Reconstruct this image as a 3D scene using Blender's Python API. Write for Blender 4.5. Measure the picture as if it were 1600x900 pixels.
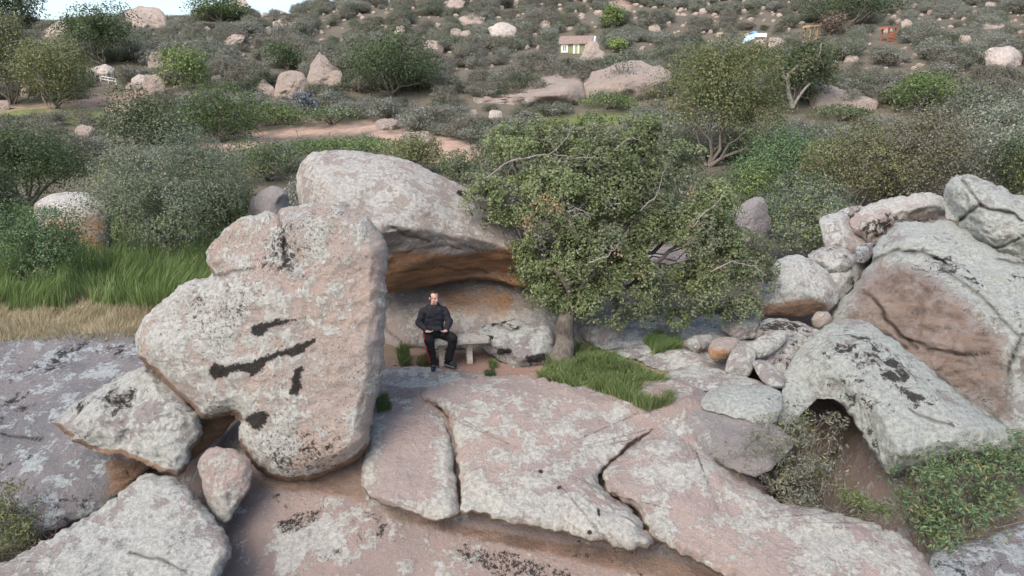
import bpy, bmesh, math, random
import numpy as np
from mathutils import Vector, Matrix

for o in list(bpy.data.objects): bpy.data.objects.remove(o)
scene = bpy.context.scene
COL = scene.collection
R_ = math.radians

# ------------------------------------------------------------------ camera, sky, sun, exposure
CAM = np.array([0.0, 0.0, 4.8]); FPX = 1100.0; PITCH = R_(15.0)
cd = bpy.data.cameras.new('camera'); cam = bpy.data.objects.new('camera', cd); COL.objects.link(cam)
cd.sensor_width = 36.0; cd.lens = 36.0*FPX/1600.0; cd.clip_end = 3000.0
cam.location = CAM; cam.rotation_euler = (R_(90)-PITCH, 0, 0)
scene.camera = cam
scene.render.resolution_x = 1024; scene.render.resolution_y = 576

SUN_EL, SUN_AZ = 48.0, 215.0          # azimuth clockwise from +Y (the view direction)
w = bpy.data.worlds.new('World'); scene.world = w; w.use_nodes = True
nt = w.node_tree; nt.nodes.clear()
sky = nt.nodes.new('ShaderNodeTexSky'); sky.sky_type = 'NISHITA'; sky.sun_disc = False
sky.sun_elevation = R_(SUN_EL); sky.sun_rotation = R_(SUN_AZ)
sky.air_density = 1.0; sky.dust_density = 4.0; sky.ozone_density = 0.6; sky.altitude = 400
bg = nt.nodes.new('ShaderNodeBackground'); bg.inputs['Strength'].default_value = 0.15
wo = nt.nodes.new('ShaderNodeOutputWorld')
nt.links.new(sky.outputs[0], bg.inputs[0]); nt.links.new(bg.outputs[0], wo.inputs[0])
sl = bpy.data.lights.new('sun', 'SUN'); sl.energy = 1.3; sl.angle = R_(40); sl.color = (1.0, 0.92, 0.82)
so = bpy.data.objects.new('sun', sl); COL.objects.link(so)
so.rotation_euler = (R_(90-SUN_EL), 0, R_(180-SUN_AZ)+math.pi*0)
sd = Vector((math.sin(R_(SUN_AZ))*math.cos(R_(SUN_EL)), math.cos(R_(SUN_AZ))*math.cos(R_(SUN_EL)), math.sin(R_(SUN_EL))))
so.rotation_euler = sd.to_track_quat('Z', 'Y').to_euler(); so.location = sd*60
vs = scene.view_settings; vs.view_transform = 'Standard'; vs.look = 'None'; vs.gamma = 1.0; vs.exposure = 1.26
vs.use_curve_mapping = False

# ------------------------------------------------------------------ geometry of the view, noise
CP, SP = math.cos(PITCH), math.sin(PITCH)
def rays(px, py):
    dx = (np.asarray(px, float)-800)/FPX; dy = (450-np.asarray(py, float))/FPX
    return np.stack([dx, CP+dy*SP, -SP+dy*CP], -1)
def PT(px, py, Y):
    r = rays(px, py); return CAM + r*(np.asarray(Y, float)/r[..., 1])[..., None]
def project(p):
    q = np.asarray(p, float)-CAM
    zc = q[..., 1]*CP - q[..., 2]*SP; yc = q[..., 1]*SP + q[..., 2]*CP
    zc = np.where(zc < 0.1, 0.1, zc)
    return 800+FPX*q[..., 0]/zc, 450-FPX*yc/zc, zc

def _hash(ix, iy, iz):
    h = (ix.astype(np.int64)*374761393 + iy.astype(np.int64)*668265263 + iz.astype(np.int64)*2147483647) & 0xffffffff
    h = ((h ^ (h >> 13))*1274126177) & 0xffffffff
    h = ((h ^ (h >> 16))*2246822519) & 0xffffffff
    return ((h ^ (h >> 15)) & 0xffff)/32767.5 - 1.0
def vnoise(p):
    p = np.asarray(p, float); i = np.floor(p); f = p-i; f = f*f*f*(f*(f*6-15)+10); i = i.astype(np.int64)
    o = 0
    for a in (0, 1):
        for b in (0, 1):
            for c in (0, 1):
                wgt = (f[:, 0] if a else 1-f[:, 0])*(f[:, 1] if b else 1-f[:, 1])*(f[:, 2] if c else 1-f[:, 2])
                o = o + wgt*_hash(i[:, 0]+a, i[:, 1]+b, i[:, 2]+c)
    return o
def fbm(p, octv=4, gain=.5):
    p = np.asarray(p, float); o = 0; a = 1.0
    for k in range(octv):
        o = o + a*vnoise(p*(2.03**k)+k*17.3); a *= gain
    return o
def sstep(a, b, x): t = np.clip((x-a)/(b-a), 0, 1); return t*t*(3-2*t)

# ------------------------------------------------------------------ terrain
TD = np.array([-60, -20, 3, 8.2, 9.4, 10.2, 10.9, 11.6, 12.5, 14, 17, 20, 30, 45, 60, 95, 130, 180, 240, 400, 900.])
TZ = np.array([-14, -9, -4.7, -1.75, -1.0, -.55, -.2, -.02, 0, .2, .38, .5, 1.0, 2.2, 4.4, 10.6, 17, 27, 40, 30, 0.])
def ground_z(x, y):
    x = np.asarray(x, float); y = np.asarray(y, float)
    z = np.interp(y, TD, TZ)
    zl = np.interp(y, [0, 95, 120, 150, 175, 260, 900], [0, 10.3, 14.6, 19.3, 20.3, 15, 0.])
    wl = 1-sstep(-82, -36, x)
    z = np.where(y > 95, z*(1-wl)+zl*wl, z)
    far = sstep(16, 60, y)
    p = np.stack([x*.045, y*.045, 0*x+3.1], -1).reshape(-1, 3)
    n1 = fbm(p, 3).reshape(x.shape); n2 = vnoise(p*9+5).reshape(x.shape)
    z = z - 3.7*np.exp(-((x-4.95)**2+((y-11.0)*.52)**2)/.8)
    z = z - .75*sstep(4.9, 5.9, x)*(1-sstep(11.6, 13.2, y))
    z = z - .7*(1-sstep(-4.6, -3.8, x))*(1-sstep(11.8, 12.7, y))
    z = z + .30*(1-sstep(-6.5, -4.2, x))*sstep(12.0, 12.9, y)*(1-sstep(16, 20, y))
    z = z + far*(n1*.9) + n2*.06*sstep(13, 20, y)
    return z
def ground_hit(px, py):
    r = rays(px, py); t = np.concatenate([np.arange(9, 60, .1), np.arange(60, 320, .4)])/r[1]
    p = CAM+r[None, :]*t[:, None]
    dz = p[:, 2]-ground_z(p[:, 0], p[:, 1]); k = np.argmax(dz < 0)
    if dz[k] >= 0: k = len(t)-1
    return p[k]

# ------------------------------------------------------------------ object helpers
def tag(o, label=None, cat=None, group=None, kind=None):
    if label: o['label'] = label
    if cat: o['category'] = cat
    if group: o['group'] = group
    if kind: o['kind'] = kind
    return o
def empty(name, loc, label, cat, group=None):
    o = bpy.data.objects.new(name, None); COL.objects.link(o); o.location = loc; o.empty_display_size = .2
    return tag(o, label, cat, group)
def mesh_np(name, v, quads=None, tris=None, attrs=None, smooth=True, cols=None):
    me = bpy.data.meshes.new(name)
    nq = 0 if quads is None else len(quads); ntr = 0 if tris is None else len(tris)
    me.vertices.add(len(v)); me.vertices.foreach_set('co', np.asarray(v, np.float32).ravel())
    loops = []; tot = []
    if nq: loops.append(np.asarray(quads, np.int32).ravel()); tot.append(np.full(nq, 4))
    if ntr: loops.append(np.asarray(tris, np.int32).ravel()); tot.append(np.full(ntr, 3))
    loops = np.concatenate(loops); tot = np.concatenate(tot).astype(np.int32)
    me.loops.add(len(loops)); me.loops.foreach_set('vertex_index', loops)
    me.polygons.add(len(tot))
    me.polygons.foreach_set('loop_start', np.concatenate([[0], np.cumsum(tot)[:-1]]).astype(np.int32))
    me.polygons.foreach_set('loop_total', tot)
    me.polygons.foreach_set('use_smooth', np.full(len(tot), smooth))
    me.update(calc_edges=True)
    for k, a in (attrs or {}).items():
        at = me.attributes.new(k, 'FLOAT', 'POINT'); at.data.foreach_set('value', np.asarray(a, np.float32))
    if cols is not None:
        at = me.attributes.new('col', 'FLOAT_COLOR', 'POINT')
        c4 = np.ones((len(v), 4), np.float32); c4[:, :3] = cols; at.data.foreach_set('color', c4.ravel())
    return me
def link(name, me, mat=None, parent=None, loc=None):
    o = bpy.data.objects.new(name, me); COL.objects.link(o)
    if mat is not None and len(me.materials) == 0: me.materials.append(mat)
    if parent is not None: o.parent = parent
    if loc is not None: o.location = loc
    return o

# ------------------------------------------------------------------ materials
class NT:
    def __init__(s, name):
        s.m = bpy.data.materials.new(name); s.m.use_nodes = True; s.t = s.m.node_tree; s.t.nodes.clear()
        s.out = s.n('ShaderNodeOutputMaterial')
    def n(s, typ, **kw):
        nd = s.t.nodes.new(typ)
        for k, v in kw.items(): setattr(nd, k, v)
        return nd
    def put(s, sock, v):
        if hasattr(v, 'is_output') or isinstance(v, bpy.types.NodeSocket): s.t.links.new(v, sock)
        else:
            if sock.type == 'RGBA' and len(v) == 3: v = (*v, 1)
            sock.default_value = v
    def noise(s, vec, scale, detail=4, rough=.55, dist=0):
        nd = s.n('ShaderNodeTexNoise'); s.put(nd.inputs['Vector'], vec)
        for k, v in (('Scale', scale), ('Detail', detail), ('Roughness', rough), ('Distortion', dist)): nd.inputs[k].default_value = v
        return nd.outputs['Fac']
    def vor(s, vec, scale, feature='F1'):
        nd = s.n('ShaderNodeTexVoronoi', feature=feature); s.put(nd.inputs['Vector'], vec); nd.inputs['Scale'].default_value = scale
        return nd
    def math(s, op, a, b=0.0, c=0.0, clamp=False):
        nd = s.n('ShaderNodeMath', operation=op, use_clamp=clamp)
        s.put(nd.inputs[0], a); s.put(nd.inputs[1], b)
        if op in ('MULTIPLY_ADD',): s.put(nd.inputs[2], c)
        return nd.outputs[0]
    def step(s, v, a, b, lo=0.0, hi=1.0):
        nd = s.n('ShaderNodeMapRange', interpolation_type='SMOOTHSTEP'); s.put(nd.inputs[0], v)
        for i, x in ((1, a), (2, b), (3, lo), (4, hi)): nd.inputs[i].default_value = x
        return nd.outputs[0]
    def mix(s, f, a, b, mode='MIX'):
        nd = s.n('ShaderNodeMix', data_type='RGBA', blend_type=mode)
        s.put(nd.inputs[0], f); s.put(nd.inputs[6], a); s.put(nd.inputs[7], b); return nd.outputs[2]
    def attr(s, name, out='Fac'):
        nd = s.n('ShaderNodeAttribute', attribute_name=name); return nd.outputs[out]
    def pos(s): return s.n('ShaderNodeNewGeometry').outputs['Position']
    def bump(s, h, strength, dist, normal=None):
        nd = s.n('ShaderNodeBump'); nd.inputs['Strength'].default_value = strength; nd.inputs['Distance'].default_value = dist
        s.put(nd.inputs['Height'], h)
        if normal is not None: s.put(nd.inputs['Normal'], normal)
        return nd.outputs[0]
    def done(s, col, rough=.9, normal=None, spec=.25, metallic=0):
        b = s.n('ShaderNodeBsdfPrincipled'); s.put(b.inputs['Base Color'], col); s.put(b.inputs['Roughness'], rough)
        b.inputs['Specular IOR Level'].default_value = spec; b.inputs['Metallic'].default_value = metallic
        if normal is not None: s.put(b.inputs['Normal'], normal)
        s.t.links.new(b.outputs[0], s.out.inputs[0]); return s.m

def rock_mat(name, c1, c2, lich=(.47, .49, .44), lamt=.5, black=.45, rustc=(.30, .175, .105), grime=(.24, .215, .20), bscale=5.0, far=False, speck=.5):
    t = NT(name); P = t.pos(); T3 = lambda c, k: tuple(min(.8, x*k) for x in c)
    n_lo = t.noise(P, .9, 3); n_md = t.noise(P, 2.7, 12, .70); n_hi = t.noise(P, 15, 8, .75); n_sp = t.noise(P, 58, 5, .75); n_gr = t.noise(P, 6.5, 10, .8)
    col = t.mix(t.step(n_lo, .38, .62), c1, c2)
    col = t.mix(t.step(n_gr, .50, .70, 0, .6), col, grime)
    col = t.mix(t.step(n_hi, .52, .68, 0, .5), col, T3(c1, 1.28))
    # pale crusty lichen, patchy, with ring-shaped rosettes
    lb = t.math('MULTIPLY_ADD', t.attr('lich'), .17, n_md)
    lb = t.math('MULTIPLY_ADD', n_hi, .34, lb)
    lmask = t.step(lb, .80-.20*lamt, .855-.20*lamt, 0, .88)
    vr = t.vor(P, 10.0); rg = t.math('ABSOLUTE', t.math('SUBTRACT', t.math('MULTIPLY_ADD', n_hi, .25, vr.outputs['Distance']), .42))
    ring = t.math('MULTIPLY', t.step(rg, .0, .09, 1, 0), t.step(lb, .64-.2*lamt, .80-.2*lamt))
    ring = t.math('MULTIPLY', ring, t.step(n_gr, .46, .58))
    lcol = t.mix(t.step(n_hi, .38, .62), T3(lich, .82), T3(lich, 1.28))
    col = t.mix(lmask, col, lcol)
    if not far: col = t.mix(t.math('MULTIPLY', ring, .6), col, T3(lich, 1.3))
    # bare, iron-stained stone
    ru = t.math('ADD', t.attr('rust'), t.math('MULTIPLY', t.math('SUBTRACT', n_md, .5), 1.3))
    mp = t.n('ShaderNodeMapping'); t.put(mp.inputs['Vector'], P); mp.inputs['Scale'].default_value = (.5, .5, 2.2)
    band = t.noise(mp.outputs[0], 2.4, 9, .7)
    rustv = t.mix(t.step(band, .36, .62), T3(rustc, .55), T3(rustc, 1.12)); rustv = t.mix(t.step(n_lo, .45, .7, 0, .55), rustv, (.34, .27, .21))
    rustv = t.mix(t.step(n_hi, .5, .68, 0, .45), rustv, (.30, .265, .23))
    col = t.mix(t.step(ru, .30, .68, 0, .92), col, rustv)
    # black lichen: specks gathered in patches
    wv = t.noise(P, bscale, 12, .8, .4); reg = t.noise(P, .75, 3)
    bl = t.math('MULTIPLY_ADD', reg, .55, wv); bl = t.math('MULTIPLY_ADD', t.attr('dark'), .20, bl)
    bm = t.step(bl, 1.00-.20*black, 1.05-.20*black, 0, .93)
    n_b2 = t.noise(P, bscale*3.6, 9, .8)
    b2 = t.math('MULTIPLY_ADD', reg, .22, n_b2); b2 = t.math('MULTIPLY_ADD', t.attr('dark'), .06, b2)
    bm = t.math('MAXIMUM', bm, t.step(b2, .80-.10*speck, .83-.10*speck, 0, .80))
    st = t.math('ADD', t.attr('stain'), t.math('MULTIPLY', t.math('SUBTRACT', t.noise(P, 15, 10, .85), .5), 3.8))
    bm = t.math('MAXIMUM', bm, t.step(st, .02, .14, 0, .97))
    col = t.mix(bm, col, t.mix(n_hi, (.014, .012, .011), (.034, .030, .028)))
    col = t.mix(t.step(n_sp, .34, .60, .36, 0), col, t.mix(.55, col, (.10, .09, .085)))
    col = t.mix(t.step(n_sp, .55, .7, 0, .25), col, (.62, .58, .53))
    ck = t.attr('crack'); col = t.mix(t.math('MULTIPLY', t.math('MULTIPLY', ck, t.step(n_hi, .35, .6, .35, 1)), .75, clamp=True), col, (.05, .042, .036))
    h = t.math('MULTIPLY_ADD', n_hi, .55, n_md); h = t.math('MULTIPLY_ADD', n_sp, .20, h); h = t.math('MULTIPLY_ADD', n_gr, .5, h); h = t.math('MULTIPLY_ADD', lmask, .06, h)
    nr = t.bump(h, 1.0, .16 if not far else .6)
    return t.done(col, .96, nr, .08)

M = {}
M['pink']  = rock_mat('granite_pink', (.50, .395, .35), (.43, .355, .325), lich=(.52, .515, .465), lamt=.66, black=.2, speck=.2)
M['face']  = rock_mat('granite_face', (.52, .415, .355), (.465, .40, .36), lich=(0.529, 0.534, 0.493), lamt=.85, black=.45, bscale=7, speck=1.15)
M['grey']  = rock_mat('granite_grey', (0.390, 0.340, 0.317), (0.334, 0.306, 0.290), lich=(0.506, 0.515, 0.478), lamt=.85, black=.6, speck=.6)
M['tan']   = rock_mat('granite_tan', (0.433, 0.365, 0.319), (0.376, 0.326, 0.289), lich=(0.500, 0.486, 0.449), lamt=.55, black=.15, speck=.3, rustc=(.52, .275, .14))
M['slate'] = rock_mat('granite_slate', (0.210, 0.206, 0.214), (0.273, 0.251, 0.253), lich=(0.419, 0.455, 0.458), lamt=.62, black=.8, bscale=4, speck=.7)
M['mint']  = rock_mat('granite_mint', (0.354, 0.313, 0.290), (0.322, 0.299, 0.281), lich=(.425, .455, .42), lamt=1.15, black=.6, bscale=4.2, rustc=(.27, .195, .155), speck=.7)
M['base']  = rock_mat('granite_base', (.43, .335, .295), (.36, .29, .265), lich=(0.503, 0.503, 0.467), lamt=.55, black=.4, rustc=(.36, .235, .175), speck=.4)
M['plain'] = rock_mat('granite_plain', (0.292, 0.269, 0.264), (0.334, 0.307, 0.293), lich=(0.453, 0.453, 0.426), lamt=.3, black=.1, speck=.2)
M['far']   = rock_mat('granite_far', (.62, .50, .42), (.53, .44, .375), lich=(.62, .57, .51), grime=(0.307, 0.274, 0.251), lamt=.4, black=.35, bscale=1.3, far=True, speck=.3)

def leaf_mat(name, rough=.6, trans=.3):
    t = NT(name); c = t.attr('col', 'Color')
    b = t.n('ShaderNodeBsdfPrincipled'); t.put(b.inputs['Base Color'], c); b.inputs['Roughness'].default_value = rough; b.inputs['Specular IOR Level'].default_value = .3
    tr = t.n('ShaderNodeBsdfTranslucent'); t.put(tr.inputs[0], t.mix(.35, c, (.16, .2, .03)))
    mx = t.n('ShaderNodeMixShader'); mx.inputs[0].default_value = trans
    t.t.links.new(b.outputs[0], mx.inputs[1]); t.t.links.new(tr.outputs[0], mx.inputs[2]); t.t.links.new(mx.outputs[0], t.out.inputs[0])
    return t.m
M['leaf'] = leaf_mat('leaves'); M['grass'] = leaf_mat('grass_blades', .7, .35)
def plain_mat(name, c, rough=.8, var=.25, scale=12, bump=.3, spec=.25):
    t = NT(name); P = t.pos(); n = t.noise(P, scale, 6, .65)
    col = t.mix(t.step(n, .3, .7), tuple(x*(1-var) for x in c), tuple(min(.85, x*(1+var)) for x in c))
    return t.done(col, rough, t.bump(n, bump, .02), spec)
def bark_mat(name, c):
    t = NT(name); mp = t.n('ShaderNodeMapping'); t.put(mp.inputs['Vector'], t.pos()); mp.inputs['Scale'].default_value = (1, 1, .22)
    n = t.noise(mp.outputs[0], 28, 6, .7); n2 = t.noise(t.pos(), 3, 3)
    col = t.mix(t.step(n, .35, .65), tuple(x*.5 for x in c), tuple(x*1.25 for x in c)); col = t.mix(t.step(n2, .4, .7, 0, .5), col, (.2, .19, .17))
    return t.done(col, .95, t.bump(n, .9, .03), .1)
M['bark'] = bark_mat('oak_bark', (.115, .098, .083)); M['twig'] = plain_mat('grey_twigs', (.15, .13, .11)); M['deadwood'] = plain_mat('bleached_wood', (.20, .18, .165), scale=20)

# ------------------------------------------------------------------ painting and traced rocks
def seg_dist(px, py, pts):
    d = np.full(np.shape(px), 1e9)
    for (x0, y0), (x1, y1) in zip(pts[:-1], pts[1:]):
        vx, vy = x1-x0, y1-y0; L = vx*vx+vy*vy+1e-9
        t = np.clip(((px-x0)*vx+(py-y0)*vy)/L, 0, 1)
        d = np.minimum(d, np.hypot(px-x0-t*vx, py-y0-t*vy))
    return d
def in_poly(px, py, poly):
    r = np.zeros(np.shape(px), bool); n = len(poly)
    for i in range(n):
        x0, y0 = poly[i]; x1, y1 = poly[(i+1) % n]
        if y0 == y1: continue
        c = ((y0 > py) != (y1 > py)) & (px < (x1-x0)*(py-y0)/(y1-y0)+x0); r ^= c
    return r
def poly_field(px, py, poly, soft):
    d = seg_dist(px, py, list(poly)+[poly[0]]); return np.clip(np.where(in_poly(px, py, poly), 1, -1)*d/soft, -1, 1)
def smooth_outline(pts, step):
    P = np.array(pts, float); n = len(P); out = []
    for i in range(n):
        p0, p1, p2, p3 = P[i-1], P[i], P[(i+1) % n], P[(i+2) % n]
        k = max(2, int(np.hypot(*(p2-p1))/step))
        for j in range(k):
            t = j/k; c = .5*((2*p1)+(p2-p0)*t+(2*p0-5*p1+4*p2-p3)*t*t+(-p0+3*p1-3*p2+p3)*t**3)
            out.append(.8*c+.2*(p1*(1-t)+p2*t))
    return np.array(out)

def rock(name, label, cat, outline, anchors, front, back, rad, mat, centre=None, step=5, jit=1.6, amp=.05, freq=1.6,
         ctrl=(), stain=(), spoly=(), rust=(), lich=(), dark=(), crack=(), lip=0.0, liprust=0.0, group=None, dome=.35, seed=0, kind=None, facet=0.0, cuts=None):
    O = smooth_outline(outline, step); nM = len(O)
    ar = np.sum(O[:, 0]*np.roll(O[:, 1], -1)-np.roll(O[:, 0], -1)*O[:, 1])
    if ar < 0: O = O[::-1]
    tg = np.roll(O, -1, 0)-np.roll(O, 1, 0); nrm = np.stack([tg[:, 1], -tg[:, 0]], -1); nrm /= np.linalg.norm(nrm, axis=1)[:, None]+1e-9
    jn = fbm(np.stack([O[:, 0]*.06, O[:, 1]*.06, np.full(nM, seed*3.7+.5)], -1), 4, .7)
    O = O+nrm*(jn*jit)[:, None]
    c = np.array(centre if centre is not None else O.mean(0), float)
    rmax = np.max(np.hypot(*(O-c).T)); K = int(min(84, max(8, rmax/step)))
    s = 1-(np.linspace(0, 1, K+1)[:-1])**1.55
    V2 = (c[None, None]+(O[None]-c)*s[:, None, None]).reshape(-1, 2); V2 = np.vstack([V2, c])
    px, py = V2[:, 0], V2[:, 1]
    e = np.full(len(px), 1e9)
    On = np.vstack([O, O[:1]])
    for i in range(nM):
        x0, y0 = On[i]; vx, vy = On[i+1]-On[i]; L = vx*vx+vy*vy+1e-9
        t = np.clip(((px-x0)*vx+(py-y0)*vy)/L, 0, 1); e = np.minimum(e, (px-x0-t*vx)**2+(py-y0-t*vy)**2)
    e = np.sqrt(e); e[:nM] = 0
    A = np.array(anchors, float)
    if len(A) == 1: inv = np.full(len(px), 1/A[0, 2])
    else:
        if len(A) == 2: A = np.vstack([A, [A[0, 0]+(A[1, 1]-A[0, 1]), A[0, 1]-(A[1, 0]-A[0, 0]), A[0, 2]]])
        cf = np.linalg.lstsq(np.stack([np.ones(len(A)), A[:, 0], A[:, 1]], -1), 1/A[:, 2], rcond=None)[0]
        inv = cf[0]+cf[1]*px+cf[2]*py
    D = 1/np.clip(inv, 1/400, 1)
    t = np.clip(e/rad, 0, 1); h = .45*np.sqrt(1-(1-t)**2)+.55*t**.8; dm = (e/e.max())**.8
    F = (1-dome)*h+dome*dm
    Df = D-front*F
    for (cx, cy, off, sig) in ctrl: Df = Df+off*np.exp(-((px-cx)**2+(py-cy)**2)/(2*sig*sig))
    rc = np.random.default_rng(seed+900); sz = e.max()
    for _ in range(cuts if cuts is not None else (12 if facet else 7)):
        j = rc.integers(nM, len(px)); dx, dy = px-px[j], py-py[j]; m = dx*dx+dy*dy < (sz*.42)**2
        if m.sum() < 12: continue
        cf_ = np.linalg.lstsq(np.stack([np.ones(m.sum()), dx[m], dy[m]], -1), Df[m], rcond=None)[0]
        pl = cf_[0]+cf_[1]*dx+cf_[2]*dy+front*rc.uniform(.0, .035); far_ = np.hypot(dx, dy)/(sz*1.0)
        pl = pl-front*.5*np.clip(far_-.6, 0, None)
        Df = np.where(e > 0, np.minimum(np.maximum(Df, pl), np.maximum(Df, D-front*.04)), Df)
    p = PT(px, py, Df); wgt = np.clip(e/(rad*.6), 0, 1)
    n = fbm(p*freq+seed*7.1, 5, .5)+(.35*np.abs(vnoise(p*freq*3.1+seed))+.22*vnoise(p*freq*6.3+2))*(1.6 if facet else .8)
    if facet: n = n + facet*(np.abs(vnoise(p*freq*.8+3+seed))*2-.6)
    Df = Df+wgt*amp*n
    ckv = np.zeros(len(px))
    for pts, wd, dep in crack:
        dd = seg_dist(px+4*vnoise(np.stack([px*.06, py*.06, 0*px], -1)), py+4*vnoise(np.stack([px*.06+9, py*.06, 0*px], -1)), pts)
        g = np.exp(-(dd/wd)**2); Df = Df+dep*g; ckv = np.maximum(ckv, g)
    VF = PT(px, py, Df)
    VB = PT(px, py, D+back*(.6*h+.4*dm)+back*.12*wgt*vnoise(p*1.3+40))[nM:]   # back half shares the rim
    nF = len(px)
    def field(items, default):
        f = np.full(nF, default, float)
        for it in items: f = np.maximum(f, it(px, py))
        return f
    st = np.full(nF, -1.0)
    for pts, wd in stain: st = np.maximum(st, np.clip(.75-seg_dist(px, py, pts)/wd*.75, -1, 1))
    for poly, soft in spoly: st = np.maximum(st, poly_field(px, py, poly, soft))
    ru = np.zeros(nF)
    for poly, soft, *wt_ in rust: ru = np.maximum(ru, (wt_[0] if wt_ else 1)*np.clip(.5+.5*poly_field(px, py, poly, soft), 0, 1))
    if liprust:
        ang = nrm[:, 1]                       # +1 where the outline faces down
        idx = np.concatenate([np.tile(np.arange(nM), K), [0]])
        ru = np.maximum(ru, np.clip((ang[idx]-.15)/.4, 0, 1)*np.clip(1.25-e/liprust, 0, 1))
    li = np.zeros(nF)
    for poly, soft, val in lich: li = li+val*np.clip(.5+.5*poly_field(px, py, poly, soft), 0, 1)
    da = np.zeros(nF)
    for poly, soft, val in dark: da = da+val*np.clip(.5+.5*poly_field(px, py, poly, soft), 0, 1)
    at = {'rust': ru, 'stain': st, 'lich': li, 'dark': da, 'crack': ckv}
    def quads(idx):
        q = []
        a = idx[:, :]; b = np.roll(idx, -1, 1)
        return np.stack([a[:-1], b[:-1], b[1:], a[1:]], -1).reshape(-1, 4)
    fi = np.arange(K*nM).reshape(K, nM); ce = K*nM
    qf = quads(fi)[:, ::-1]; tf = np.stack([fi[-1], np.full(nM, ce), np.roll(fi[-1], -1)], -1)
    bi = np.vstack([fi[:1], (nF+np.arange((K-1)*nM)).reshape(K-1, nM)]); cb = nF+(K-1)*nM
    ke = sorted(set([0]+list(range(0, K, 3))+[K-1])); bi = bi[ke]
    qb = quads(bi); tb = np.stack([bi[-1], np.roll(bi[-1], -1), np.full(nM, cb)], -1)
    V = np.vstack([VF, VB]); at = {k: np.concatenate([a, a[nM:]]) for k, a in at.items()}
    used = np.zeros(len(V), bool)
    for q in (qf, tf, qb, tb): used[q.ravel()] = True
    rm = np.cumsum(used)-1; V = V[used]; at = {k: a[used] for k, a in at.items()}
    Q = rm[np.vstack([qf, qb])]; T = rm[np.vstack([tf, tb])]
    lo = V.min(0); hi = V.max(0); org = np.array([(lo[0]+hi[0])/2, (lo[1]+hi[1])/2, lo[2]])
    me = mesh_np(name, V-org, Q, T, at)
    o = link(name, me, M[mat], loc=org)
    tag(o, label, cat, group, kind); return o

# ------------------------------------------------------------------ ground sheet
def grid_axis(lo, hi, f0, f1, ds, grow):
    a = list(np.arange(f0, f1+1e-6, ds)); s = ds
    while a[-1] < hi: s *= grow; a.append(a[-1]+s)
    s = ds
    while a[0] > lo: s *= grow; a.insert(0, a[0]-s)
    return np.array(a)
gx = grid_axis(-650, 650, -26, 26, .32, 1.05); gy = grid_axis(-60, 900, 8, 58, .32, 1.045)
X, Y = np.meshgrid(gx, gy); Z = ground_z(X, Y)
GV = np.stack([X, Y, Z], -1).reshape(-1, 3); nx = len(gx); ii = np.arange(len(GV)).reshape(X.shape)
GQ = np.stack([ii[:-1, :-1], ii[:-1, 1:], ii[1:, 1:], ii[1:, :-1]], -1).reshape(-1, 4)
gpx, gpy, gzc = project(GV)
def gfield(poly, soft): return np.where(GV[:, 1] > 6, np.clip(.5+.5*poly_field(gpx, gpy, poly, soft), 0, 1), 0)
PATHS = [[(300, 222), (360, 214), (420, 203), (500, 194), (600, 190), (612, 202), (560, 211), (470, 216), (420, 222), (395, 236), (330, 234)],
         [(560, 200), (640, 204), (700, 214), (750, 226), (760, 250), (700, 256), (640, 240), (590, 222)],
         [(940, 0), (990, 0), (985, 16), (945, 18)], [(180, 148), (250, 132), (262, 142), (190, 168), (60, 172), (-20, 178), (-20, 168), (70, 162)]]
path_a = np.max([gfield(q, 16) for q in PATHS], 0)
green_a = np.maximum(gfield([(820, 200), (860, 186), (930, 178), (990, 178), (985, 192), (900, 198)], 7),
                     gfield([(-60, 330), (420, 330), (420, 470), (-60, 470)], 25))
green_a = np.maximum(green_a, gfield([(-40, 168), (150, 168), (190, 190), (-40, 200)], 8))
straw_a = gfield([(-80, 462), (340, 458), (340, 522), (-80, 522)], 12)
t = NT('ground_soil'); P = t.pos(); n1 = t.noise(P, .25, 5, .6); n2 = t.noise(P, 3.0, 7, .7); n3 = t.noise(P, 22, 4, .7)
col = t.mix(t.step(n1, .4, .62), (.115, .10, .076), (.09, .085, .062)); col = t.mix(t.step(n2, .5, .7, 0, .6), col, (.10, .085, .055))
col = t.mix(t.step(n3, .55, .7, 0, .5), col, (.34, .28, .22))
col = t.mix(t.math('MULTIPLY', t.attr('green'), t.step(n2, .25, .55, .4, 1)), col, (.12, .15, .045))
col = t.mix(t.attr('straw'), col, t.mix(n3, (.27, .22, .14), (.37, .31, .21)))
pc = t.mix(t.step(n2, .35, .65), (.30, .20, .15), (.38, .275, .22))
col = t.mix(t.step(t.math('MULTIPLY_ADD', t.noise(P, .7, 8, .7), 1.3, t.attr('path')), 1.0, 1.5), col, pc)
col = t.mix(t.attr('bare'), col, t.mix(n3, (.20, .125, .095), (.30, .21, .165)))
M['soil'] = t.done(col, .95, t.bump(t.math('MULTIPLY_ADD', n3, .4, n2), .7, .06), .1)
bare_a = gfield([(560, 560), (900, 520), (1300, 500), (1320, 640), (560, 640)], 30)
ground = tag(link('ground', mesh_np('ground', GV, GQ, attrs={'path': path_a, 'green': green_a, 'straw': straw_a, 'bare': bare_a}), M['soil']), kind='structure')

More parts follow.
